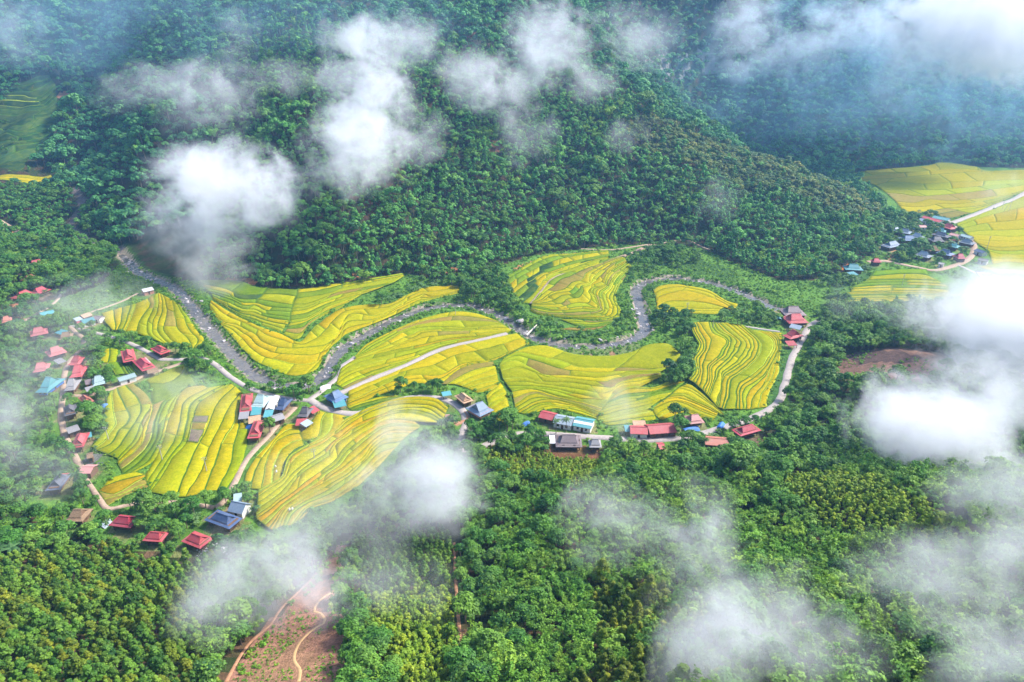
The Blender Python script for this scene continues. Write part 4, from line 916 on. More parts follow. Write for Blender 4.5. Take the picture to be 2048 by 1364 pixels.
# utility poles
def pole(px, py, h, label, a=0.3, arm=True):
    x, y = place(px, py, 0)
    o = bpy.data.objects.new("utility_pole", None); COL.objects.link(o); o.location = (x, y, float(ground(x, y))); o.rotation_euler = (0, 0, a); tag(o, label, "utility pole", "utility poles in the fields")
    b = Bm(); n = 10
    for k in range(n):
        t0, t1 = 2 * math.pi * k / n, 2 * math.pi * (k + 1) / n
        b.poly([(.2 * math.cos(t0), .2 * math.sin(t0), -.5), (.2 * math.cos(t1), .2 * math.sin(t1), -.5), (.12 * math.cos(t1), .12 * math.sin(t1), h), (.12 * math.cos(t0), .12 * math.sin(t0), h)])
    b.poly([(.12 * math.cos(2 * math.pi * k / n), .12 * math.sin(2 * math.pi * k / n), h) for k in range(n)])
    b.obj("post", M['pole'], o)
    if arm:
        for dz in (.4, 1.2):
            b = Bm(); b.box(-1.0, 1.0, -.06, .06, h - dz, h - dz + .12); ar = b.obj("crossarm", M['steel'], o)
            b = Bm()
            for q in (-.85, 0, .85): b.box(q - .06, q + .06, -.06, .06, h - dz + .12, h - dz + .36)
            b.obj("insulators", M['wall_white'], ar)
pole(218, 882, 7, "concrete pole in the misty left part of the large striped field")
pole(325, 920, 7, "concrete pole in the middle of the large striped field")
pole(414, 944, 7, "concrete pole in the golden strip of the large striped field")
pole(1373, 630, 8, "tall pole at the near edge of the oval yellow field")
pole(1803, 574, 9, "pole among the green banked terraces before the far village")
pole(1973, 500, 11, "pole beside the navy shed of the far village")
pole(2017, 425, 11, "taller of two poles south of the straight far road")
pole(2003, 422, 9, "shorter of two poles south of the straight far road")
pole(911, 634, 7, "pole at the tip of the lens shaped golden field")
pole(630, 923, 6, "pole amid the fine stepped foreground terraces")
pole(106, 505, 8, "pole beside the earth road at the far left")
pole(1425, 660, 6, "pole on the top edge of the large golden terraces", arm=False)

# bleached log across the stream
b = Bm(); P0 = np.array([*place(1053, 674, 0), -.4]); P1 = np.array([*place(1077, 650, 0), 1.2]); ax = (P1 - P0); ax /= np.linalg.norm(ax); n1 = np.cross(ax, (0, 0, 1)); n1 /= np.linalg.norm(n1); n2 = np.cross(ax, n1)
def limb(b, p0, p1, r0, r1, n=8):
    p0 = np.array(p0, float); p1 = np.array(p1, float); d = p1 - p0; d /= np.linalg.norm(d) + 1e-9
    u = np.cross(d, (0.31, .2, .93)); u /= np.linalg.norm(u) + 1e-9; v = np.cross(d, u); base = len(b.v)
    for p, r in ((p0, r0), (p1, r1)):
        for k in range(n):
            a = 2 * math.pi * k / n; q = p + r * (u * math.cos(a) + v * math.sin(a)); b.v.append(tuple(q))
    for k in range(n):
        j = (k + 1) % n; b.f.append((base + k, base + j, base + n + j, base + n + k))
    b.f.append(tuple(range(base + n, base + 2 * n))); b.f.append(tuple(range(base + n - 1, base - 1, -1)))
mid = (P0 + P1) / 2
limb(b, P0, mid, .55, .42); limb(b, mid, P1, .42, .25); limb(b, mid, mid + (P1 - P0) * .25 + n1 * 2.0, .22, .1); limb(b, P0 + ax * 2, P0 + ax * 3 - n1 * 2.2, .25, .1)
tag(b.obj("driftwood_log", M['log'], None), "bleached fallen trunk lying across the stream below the terraced bend", "log")

# sacks of cut rice standing in the harvested plots
def sack(px, py, label):
    bm = bmesh.new(); bmesh.ops.create_icosphere(bm, subdivisions=3, radius=1)
    for v in bm.verts:
        x_, y_, z_ = v.co; k_ = 1 + .12 * math.sin(5 * x_ + 3 * y_) * (1 - z_ * z_)
        v.co = (.42 * x_ * k_ * (1 - .35 * max(z_, 0) ** 2), .34 * y_ * k_ * (1 - .35 * max(z_, 0) ** 2), .55 * z_ + (.12 if z_ > .9 else 0))
    me = bpy.data.meshes.new("grain_sack"); bm.to_mesh(me); bm.free(); me.materials.append(M['wall_white'])
    x_, y_ = place(px, py, 1.2); o = link("grain_sack", me); o.location = (x_, y_, 1.55); o.rotation_euler = (0, .15, rng.uniform(0, 3)); tag(o, label, "sack", "rice sacks in the foreground terraces")
sack(551, 934, "white rice sack, upper of two in the yellow plots left of the stepped terraces"); sack(553, 944, "white rice sack, lower of two in the yellow plots left of the stepped terraces")
sack(579, 1020, "white rice sack, left of two near the bottom of the stepped terraces"); sack(585, 1019, "white rice sack, right of two near the bottom of the stepped terraces")

# boulders in the stream
def rock_mesh(seed):
    r = np.random.default_rng(seed); bm = bmesh.new(); bmesh.ops.create_icosphere(bm, subdivisions=3, radius=1)
    k = [r.normal(size=3) for _ in range(7)]
    for v in bm.verts:
        n = np.array(v.co); s = 1.0
        for q in k:
            d = np.dot(n, q) / np.linalg.norm(q)
            if d > .55: s = min(s, .55 / d + .12)
        v.co = v.co * (s + .06 * float(wob(n[0] * 4 + seed, n[1] * 4 + n[2] * 3, seed)))
    me = bpy.data.meshes.new("boulder"); bm.to_mesh(me); bm.free(); me.materials.append(M['rock']); return me
ROCKS = [rock_mesh(s) for s in range(6)]
def boulder(x, y, r, label, group):
    o = link("boulder", ROCKS[rng.integers(6)]); o.location = (x, y, float(max(ground(x, y), -1.6)) + r * .12)
    o.scale = (r * rng.uniform(.9, 1.4), r * rng.uniform(.8, 1.1), r * rng.uniform(.5, .8)); o.rotation_euler = (0, 0, rng.uniform(0, 6.28)); tag(o, label, "boulder", group)
for px_, py_, r, lab in [(1041, 646, 2.4, "largest boulder, pale and rounded, in the stream by the fallen trunk"), (1062, 678, 1.5, "boulder beside the foot of the bleached fallen trunk"), (1201, 684, 1.4, "pinkish boulder at the lower bend of the stream"), (449, 690, 1.3, "whitish boulder alone at the edge of the left stream channel"), (415, 632, 1.5, "dark boulder at the left bank above the striped yellow field")]:
    boulder(*place(px_, py_, -1), r, lab, "boulders along the stream")
for k in range(230):
    i = int(rng.choice(np.r_[10:110, 150:400])); t = RIVER[min(i + 1, 419)] - RIVER[i - 1]; nrm = np.array([-t[1], t[0]]) / (np.linalg.norm(t) + 1e-9)
    p = RIVER[i] + nrm * rng.normal(0, 2.5)
    west = i < 115
    boulder(p[0], p[1], float(np.clip(rng.lognormal(-.45, .4), .35, 1.5)), "grey boulder among others scattered in the " + ("left channel of the stream" if west else "winding middle of the stream"), "boulders in the " + ("left channel" if west else "winding middle stream"))

# ------------------------------------------------------------------ the ground sheet
def build_ground():
    ny, nx = MX.shape
    V = np.stack([MX, MY, GH], -1).reshape(-1, 3)
    ii = np.arange(ny - 1)[:, None] * nx + np.arange(nx - 1)[None]
    F = np.stack([ii, ii + 1, ii + nx + 1, ii + nx], -1).reshape(-1, 4)
    c = V[F].mean(1); x, y, z = c.T
    px, py, d = project(x, y, z)
    n = .5 + .5 * wob(x, y, 2, .25)
    col = np.tile(np.array([.028, .042, .014]), (len(F), 1))
    br = np.clip((.5 + .5 * wob(x, y, 11, .55) - .45) * 3, 0, 1)[:, None]; col = col * (1 - br) + np.where(y > 380, .6, 1.0)[:, None] * np.array([.10, .062, .038]) * br
    inv = in_poly(x, y, VALLEY)
    col[inv] = np.array([.08, .175, .028]) * (.7 + .6 * n[inv, None])
    def lay(mask, rgb, k=1.0):
        m = (np.asarray(mask, float) * k)[:, None]; col[:] = col * (1 - m) + np.array(rgb) * m
    near = d > 1
    def patch(poly, rgb, k=1.0, rag=6):
        q = px + rag * wob(x, y, 3, .5); r = py + rag * .6 * wob(x, y, 8, .5)
        lay(in_poly(q, r, poly) & near, rgb, k)
    dr = seg_dist(x, y, RIVER[::3]); jit = 1.6 * wob(x, y, 4, .35)
    lay(np.clip((8.5 + jit - dr) / 2, 0, 1), (.05, .12, .02), .8)
    lay(np.clip((5.2 + jit - dr) / 1.5, 0, 1), (.25, .21, .185), .95)
    dc = seg_dist(x, y, CREEK[::2]); lay(np.clip((4.5 + jit - dc) / 2, 0, 1), (.17, .14, .15), .8)
    for cx, cyy, L in YARDS:
        lay(np.clip((L * .62 + 2 + 2 * wob(x, y, 6, .3) - np.hypot(x - cx, y - cyy) + 2.5 * wob(x, y, 9, .6)) / 3, 0, 1), (.24, .17, .12), .55)
    patch(BARE, (.25, .13, .095)); patch([(480, 1364), (540, 1290), (600, 1270), (640, 1330), (630, 1364)], (.24, .15, .085), .5, 14)
    patch([(640, 1130), (700, 1080), (720, 1120), (690, 1180), (650, 1170)], (.15, .10, .085), .8)
    patch(BURNT, (.20, .115, .09)); patch([(1700, 700), (1790, 700), (1850, 715), (1800, 728), (1700, 725)], (.075, .05, .05), .8)
    patch([(960, 890), (1200, 895), (1190, 975), (1130, 985), (1000, 960)], (.17, .075, .04), .75)
    patch([(1380, 1000), (1440, 1040), (1400, 1050), (1360, 1020)], (.25, .12, .07), .7)
    patch([(1670, 535), (1705, 528), (1712, 540), (1690, 545)], (.45, .17, .06)); patch([(1770, 520), (1790, 495), (1796, 505), (1785, 522)], (.33, .19, .11))
    for p in ([(452, 556), (474, 553), (472, 562), (455, 562)], [(480, 560), (505, 556), (518, 570), (500, 572)], [(893, 545), (905, 532), (918, 536), (915, 550)], [(690, 552), (722, 548), (715, 556), (695, 560)], [(1020, 540), (1100, 510), (1160, 505), (1100, 516), (1040, 540)], [(0, 452), (60, 478), (110, 500), (60, 486), (0, 462)], [(24, 600), (38, 600), (42, 640), (28, 640)], [(130, 180), (110, 195), (125, 197), (140, 186)], [(75, 215), (85, 215), (80, 235), (68, 232)], [(80, 275), (98, 272), (90, 298), (76, 296)], [(105, 262), (118, 256), (113, 270)], [(52, 185), (70, 165), (80, 165), (60, 190)]):
        patch(p, (.36, .15, .08), .9, 3)
    for p in ([(720, 400), (760, 390), (770, 420), (740, 430)], [(725, 330), (745, 320), (750, 350), (735, 360)], [(975, 280), (1005, 275), (1000, 300), (985, 310)], [(560, 75), (590, 60), (570, 100), (550, 110)], [(930, 70), (945, 60), (950, 105), (938, 110)], [(860, 170), (880, 160), (885, 180)], [(1355, 325), (1385, 320), (1380, 350), (1360, 350)]): patch(p, (.17, .08, .06), .8, 8)
    for p in CLIFFS: patch(p, (.20, .20, .23), .9, 9)
    # fallow and vegetable strips in the valley
    patch([(1300, 496), (1480, 540), (1460, 560), (1380, 545), (1310, 530)], (.035, .085, .02), .8)
    patch([(1545, 760), (1570, 700), (1585, 700), (1560, 800), (1530, 830)], (.035, .10, .025), .8)
    patch([(1650, 545), (1760, 545), (1740, 560), (1660, 590)], (.035, .09, .03), .8)
    patch([(1310, 605), (1400, 610), (1500, 600), (1490, 622), (1330, 630)], (.04, .10, .035), .7)
    patch([(170, 905), (205, 905), (200, 935), (172, 935)], (.13, .14, .15), .9, 2)
    patch([(1075, 695), (1280, 690), (1290, 710), (1180, 715), (1090, 705)], (.17, .17, .10), .5, 5)
    patch([(1160, 705), (1185, 705), (1182, 713), (1162, 714)], (.28, .17, .14), .8, 2); patch([(1215, 700), (1232, 700), (1230, 712), (1214, 712)], (.28, .15, .10), .8, 2)
    o = link("ground", np_mesh("ground", V, F, [M['ground']], col=np.clip(col, 0, 1), smooth=True)); tag(o, "valley floor and forested hillsides", "ground", kind='structure')
BARE = [(420, 1480), (450, 1372), (500, 1300), (548, 1240), (600, 1185), (640, 1130), (690, 1085), (712, 1110), (690, 1170), (676, 1215), (700, 1255), (690, 1300), (685, 1340), (700, 1480)]
BURNT = [(1668, 745), (1690, 708), (1790, 695), (1880, 705), (1920, 740), (1840, 770), (1760, 760), (1700, 775)]
CLIFFS = [[(1205, 30), (1222, 28), (1218, 60), (1208, 70)], [(1320, 110), (1340, 105), (1345, 150), (1325, 155)], [(1355, 115), (1375, 110), (1380, 150), (1362, 160)], [(1395, 105), (1425, 100), (1432, 140), (1405, 150)], [(1290, 120), (1305, 115), (1308, 140), (1295, 142)], [(1505, 20), (1520, 15), (1522, 50), (1508, 55)], [(1478, 60), (1500, 60), (1495, 90)]]
build_ground()

# ------------------------------------------------------------------ trees: crowns of leaf clumps, tapered trunks with limbs
class Leaves:
    def __init__(self): self.V = []; self.T = []
    def quad(self, c, n, L, W, up=None, tint=.5, fold=0.0):
        """leaf quads: c (k,3) centres, n (k,3) normals, L and W sizes"""
        c = np.asarray(c, float); n = np.asarray(n, float); k = len(c)
        n = n / (np.linalg.norm(n, axis=1)[:, None] + 1e-9)
        r = rng.normal(size=(k, 3)) if up is None else np.asarray(up, float)
        u = np.cross(n, r); u /= np.linalg.norm(u, axis=1)[:, None] + 1e-9; v = np.cross(n, u)
        L = np.broadcast_to(L, (k,))[:, None] / 2; W = np.broadcast_to(W, (k,))[:, None] / 2
        self.V.append(np.stack([c - v * L, c + u * W, c + v * L, c - u * W], 1)); self.T.append(np.broadcast_to(tint, (k,)).astype(float))
    def mesh(self, name, mat):
        V = np.concatenate(self.V).reshape(-1, 3); T = np.concatenate(self.T); F = np.arange(len(V)).reshape(-1, 4)
        me = np_mesh(name, V, F, [mat])
        a = me.attributes.new("tint", 'FLOAT', 'FACE'); a.data.foreach_set("value", T.astype(np.float32))
        return me
def sph(k):
    v = rng.normal(size=(k, 3)); return v / np.linalg.norm(v, axis=1)[:, None]
def blob_crown(kind, mat, blobs, per, size, seed):
    """crown of many leaf clumps; blobs: list of (x, y, z, radius)"""
    Lv = Leaves()
    for (x, y, z, r) in blobs:
        d = sph(per); d[:, 2] = np.where(d[:, 2] < -.35, -d[:, 2], d[:, 2])
        rad = r * rng.uniform(.72, 1.08, per)[:, None]
        c = np.array([x, y, z]) + d * rad * np.array([1, 1, .85])
        n = d + np.array([0, 0, .45]) + rng.normal(0, .38, (per, 3))
        Lv.quad(c, n, size * rng.uniform(.7, 1.35, per), size * rng.uniform(.5, .9, per), tint=np.clip(rng.uniform(.1, .85) + rng.normal(0, .14, per), 0, 1))
    return Lv.mesh(kind, mat)
def broad_blobs(R0, H, n):
    out = [(0, 0, H - R0 * .55, R0 * .55)]
    for k in range(n):
        a = 2.4 * k + rng.uniform(-.5, .5); q = R0 * math.sqrt((k + .6) / n) * .85
        out.append((q * math.cos(a), q * math.sin(a), H - R0 * .45 - q * q / R0 * .75 + rng.uniform(-.4, .5), R0 * rng.uniform(.26, .44)))
    return out
def acacia_blobs(R0, H, n):
    out = []
    for k in range(n):
        t = k / (n - 1); a = 2.4 * k; q = R0 * (1 - t) ** .8 * .75 * rng.uniform(.6, 1.1)
        out.append((q * math.cos(a), q * math.sin(a), H * (.40 + .56 * t), R0 * (.50 - .24 * t) * rng.uniform(.8, 1.2)))
    return out
def trunk_mesh(name, H, r, limbs, mat, spread=.5):
    b = Bm(); p = np.array([0, 0, -.8]); rad = r
    for k in range(3):
        q = np.array([rng.normal(0, .12) * H * .15, rng.normal(0, .12) * H * .15, H * (k + 1) / 3 * .8]); limb(b, p, q, rad, rad * .75, 7); p = q; rad *= .75
    for k in range(limbs):
        a = 2.4 * k; z = H * rng.uniform(.4, .7); limb(b, (0, 0, z), (math.cos(a) * H * spread * .6, math.sin(a) * H * spread * .6, z + H * rng.uniform(.15, .3)), r * .4, r * .12, 5)
    me = bpy.data.meshes.new(name); me.from_pydata(b.v, [], b.f); me.materials.append(mat); me.update(); return me
def bamboo_pair(H, n, seed):
    Lv = Leaves(); b = Bm()
    for k in range(n):
        a = 2.4 * k + rng.uniform(-.3, .3); out = H * rng.uniform(.20, .46); h = H * rng.uniform(.72, 1.0)
        t = np.linspace(0, 1, 16); droop = rng.uniform(.10, .30) * H
        x = .25 * math.cos(a) + out * t ** 1.8 * math.cos(a); y = .25 * math.sin(a) + out * t ** 1.8 * math.sin(a); z = h * (1.12 * t - .12 * t ** 3) - droop * np.clip(t - .6, 0, 1) ** 2 * 6.2
        for i in range(0, 12, 3): limb(b, (x[i], y[i], z[i] - .3), (x[i + 3], y[i + 3], z[i + 3] - .3), .07 * (1 - i / 18), .07 * (1 - (i + 3) / 18), 4)
        m = 88; s = rng.uniform(.42, 1.0, m); w = .80 * np.sin(np.clip((s - .3) / .7, 0, 1) * math.pi * .88 + .12) + .12
        c = np.stack([np.interp(s, t, x), np.interp(s, t, y), np.interp(s, t, z)], 1) + rng.normal(0, 1, (m, 3)) * w[:, None] * np.array([.46, .46, .40])
        n_ = np.stack([np.full(m, math.cos(a) * .5), np.full(m, math.sin(a) * .5), np.full(m, .9)], 1) + rng.normal(0, .35, (m, 3))
        Lv.quad(c, n_, rng.uniform(.5, .95, m), rng.uniform(.28, .5, m), tint=np.clip(rng.uniform(.2, .85) + rng.normal(0, .1, m), 0, 1))
    me = bpy.data.meshes.new("culms"); me.from_pydata(b.v, [], b.f); me.materials.append(M['culm']); me.update()
    return Lv.mesh("foliage", M['bamboo']), me
def frond(Lv, base, a, L, rise, droop, W, n, tint, feather=True):
    t = np.linspace(0, 1, n + 1); x = base[0] + L * t * math.cos(a); y = base[1] + L * t * math.sin(a); z = base[2] + rise * t - droop * t * t
    side = np.array([-math.sin(a), math.cos(a), 0])
    P = np.stack([x, y, z], 1)
    wd = W * np.sin(np.clip(t * .9 + .1, 0, 1) * math.pi) ** .6 + .02
    for s in (-1, 1):
        q0 = P[:-1]; q1 = P[1:]; e0 = P[:-1] + s * side * wd[:-1, None] - np.array([0, 0, .35]) * wd[:-1, None]; e1 = P[1:] + s * side * wd[1:, None] - np.array([0, 0, .35]) * wd[1:, None]
        if feather: e1 = e1 * .72 + e0 * .28; 
        Lv.V.append(np.stack([q0, q1, e1, e0][::s], 1)); Lv.T.append(np.full(n, tint) + rng.normal(0, .08, n))
def banana_pair():
    Lv = Leaves(); b = Bm()
    for s in range(3):
        bx, by = rng.normal(0, .8), rng.normal(0, .8); h = rng.uniform(1.8, 3.0); limb(b, (bx, by, -.5), (bx, by, h), .16, .10, 7)
        for k in range(8): frond(Lv, (bx, by, h), 2.4 * k + rng.uniform(-.3, .3), rng.uniform(1.5, 2.3), rng.uniform(.9, 1.9), rng.uniform(1.0, 2.0), .36, 5, rng.uniform(.2, .8), False)
    me = bpy.data.meshes.new("stalks"); me.from_pydata(b.v, [], b.f); me.materials.append(M['stalk']); me.update()
    return Lv.mesh("leaves", M['banana']), me
def palm_pair(H):
    Lv = Leaves(); b = Bm(); lx, ly = rng.normal(0, .5), rng.normal(0, .5); limb(b, (0, 0, -.6), (lx * .4, ly * .4, H * .5), .20, .15, 8); limb(b, (lx * .4, ly * .4, H * .5), (lx, ly, H), .15, .11, 8)
    for k in range(16): frond(Lv, (lx, ly, H), 2.4 * k, rng.uniform(2.2, 3.0), rng.uniform(.3, 2.0), rng.uniform(1.2, 2.6), .42, 8, rng.uniform(.2, .8))
    me = bpy.data.meshes.new("trunk"); me.from_pydata(b.v, [], b.f); me.materials.append(M['bark']); me.update()
    return Lv.mesh("crown", M['palm']), me
PROTO = {}
PROTO['bamboo'] = [bamboo_pair(rng.uniform(6.8, 8.6), int(rng.integers(6, 10)), s) for s in range(6)]
PROTO['acacia'] = [(blob_crown("crown", M['acacia'], acacia_blobs(1.75, 6.5, 11), 60, .52, s), trunk_mesh("trunk", 6, .14, 3, M['bark'])) for s in range(3)]
PROTO['olive'] = [(blob_crown("crown", M['olive'], acacia_blobs(2.0, 6.8, 12), 60, .55, s), trunk_mesh("trunk", 6, .15, 3, M['bark'])) for s in range(3)]
PROTO['broad'] = [(blob_crown("crown", M['broad'], broad_blobs(3.4, 8.5, 13), 75, .72, s), trunk_mesh("trunk", 7, .26, 5, M['bark'])) for s in range(4)]
PROTO['banana'] = [banana_pair() for s in range(3)]
PROTO['palm'] = [palm_pair(rng.uniform(5, 8)) for s in range(3)]
PROTO['hill'] = [(blob_crown("crown", M['hill'], broad_blobs(2.5, 7.2, 9), 46, .75, s), trunk_mesh("trunk", 5.5, .2, 2, M['bark'])) for s in range(4)] + [(blob_crown("crown", M['hill'], acacia_blobs(2.3, 8.2, 9), 46, .75, s), trunk_mesh("trunk", 6, .18, 2, M['bark'])) for s in range(3)]
PROTO['ridge'] = [(blob_crown("crown", M['ridge'], broad_blobs(2.6, 6.5, 10), 44, .8, s), trunk_mesh("trunk", 5, .2, 2, M['bark'])) for s in range(3)]
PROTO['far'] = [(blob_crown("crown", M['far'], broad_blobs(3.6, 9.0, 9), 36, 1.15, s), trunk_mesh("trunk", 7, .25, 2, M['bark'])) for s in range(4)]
PROTO['shrub'] = [(blob_crown("crown", M['shrub'], [(rng.normal(0, .45), rng.normal(0, .45), rng.uniform(.15, .9), rng.uniform(.35, .6)) for q in range(6)], 26, .42, s), None) for s in range(4)]
PROTO['sapling'] = [(blob_crown("crown", M['young'], [(rng.normal(0, .3), rng.normal(0, .3), .6 + .35 * q, .62 - .08 * q) for q in range(5)], 30, .40, s), None) for s in range(3)]
ORDER = []      # one flat list of instance meshes (crown and trunk together)
def joined(kind, i):
    cr, tr = PROTO[kind][i]
    if tr is None: return cr
    bm = bmesh.new(); bm.from_mesh(cr); n = len(bm.faces)
    bm.from_mesh(tr); bm.faces.ensure_lookup_table()
    for f_ in bm.faces[n:]: f_.material_index = 1
    me = bpy.data.meshes.new(kind + "_tree"); bm.to_mesh(me); bm.free(); me.materials.append(cr.materials[0]); me.materials.append(tr.materials[0]); return me
LIB = bpy.data.collections.new("tree_kinds")
for kind in PROTO:
    for i in range(len(PROTO[kind])):
        o = bpy.data.objects.new("%03d_%s" % (len(ORDER), kind), joined(kind, i)); LIB.objects.link(o); ORDER.append((kind, i))
INDEX = {k: n for n, k in enumerate(ORDER)}

# where things grow -------------------------------------------------------------
RG = [  # (polygon in the photograph, kinds, spacing factor, size)
    ([(960, 885), (1080, 890), (1210, 895), (1205, 950), (1170, 985), (1120, 975), (1010, 965), (965, 940)], {'sapling': 1}, .50, 1.05),
    ([(-80, 1130), (120, 1110), (300, 1095), (440, 1105), (425, 1180), (400, 1260), (420, 1364), (420, 1500), (-80, 1500)], {'acacia': 4, 'olive': 1}, .68, .74),
    ([(690, 1085), (760, 1060), (880, 1060), (905, 1090), (905, 1180), (720, 1200), (705, 1160)], {'acacia': 3, 'sapling': 1}, .58, .62),
    ([(720, 1195), (908, 1180), (915, 1290), (920, 1420), (790, 1420), (790, 1330), (720, 1260)], {'sapling': 1}, .46, 1.2),
    ([(1560, 960), (1650, 950), (1760, 970), (1900, 1045), (1905, 1085), (1760, 1090), (1640, 1060), (1570, 1000)], {'sapling': 1}, .50, 1.15),
    ([(1190, 1170), (1300, 1180), (1420, 1230), (1430, 1420), (1130, 1420), (1180, 1300)], {'olive': 4, 'bamboo': 1}, .70, .76),
    ([(705, 1225), (790, 1250), (790, 1420), (700, 1480), (690, 1340)], {'bamboo': 1, 'broad': 1}, .75, .8),
    ([(410, 1110), (520, 1110), (640, 1090), (690, 1090), (640, 1130), (560, 1220), (480, 1320), (420, 1420), (405, 1280)], {'broad': 1, 'bamboo': 1, 'banana': .3}, .85, .85),
    ([(905, 1000), (1000, 900), (1060, 980), (1000, 1080), (985, 1200), (960, 1420), (920, 1420), (915, 1200)], {'broad': 3, 'bamboo': 1}, .85, .8),
    ([(640, 1010), (760, 990), (940, 900), (960, 960), (910, 1080), (760, 1070), (640, 1090)], {'broad': 2, 'bamboo': 1}, .85, .75),
    ([(1380, 900), (1540, 860), (1640, 900), (1640, 960), (1500, 970), (1400, 950)], {'broad': 2, 'bamboo': 2}, .8, .82),
    ([(1560, 820), (1620, 650), (1700, 620), (2060, 620), (2100, 900), (1700, 950), (1560, 900)], {'broad': 2, 'bamboo': 3}, .85, .85),
    ([(900, 880), (2100, 850), (2150, 1500), (900, 1500)], {'bamboo': 7, 'broad': 1.0}, .76, .72),
    ([(-100, 980), (130, 1010), (460, 1100), (440, 1130), (-100, 1160)], {'broad': 3, 'banana': 1, 'bamboo': 1, 'palm': .1}, .9, .85),
    ([(-200, 560), (120, 580), (190, 560), (130, 700), (130, 900), (150, 1000), (-200, 1000)], {'broad': 3, 'banana': 1, 'bamboo': .6, 'palm': .15}, .9, .85),
    ([(-200, 470), (240, 500), (210, 565), (120, 595), (-200, 600)], {'broad': 2, 'bamboo': 2, 'acacia': 1}, .85, .85),
    ([(-200, 380), (160, 380), (240, 500), (-200, 470)], {'broad': 1, 'far': 0, 'hill': 2}, .95, .8),
    ([(1240, 250), (1300, 240), (1420, 290), (1560, 330), (1720, 400), (1760, 430), (1700, 450), (1560, 390), (1480, 400), (1420, 350), (1330, 330), (1260, 290)], {'ridge': 5, 'palm': .6, 'hill': .6}, 1.0, 1.0),
]
KEEP_OUT = [BARE, BURNT]
HILLF = [[(-60, 350), (20, 190), (60, 160), (105, 150), (118, 165), (125, 225), (115, 260), (105, 290), (70, 320), (60, 345), (-60, 350)], [(-60, 346), (110, 346), (115, 372), (-60, 374)]]
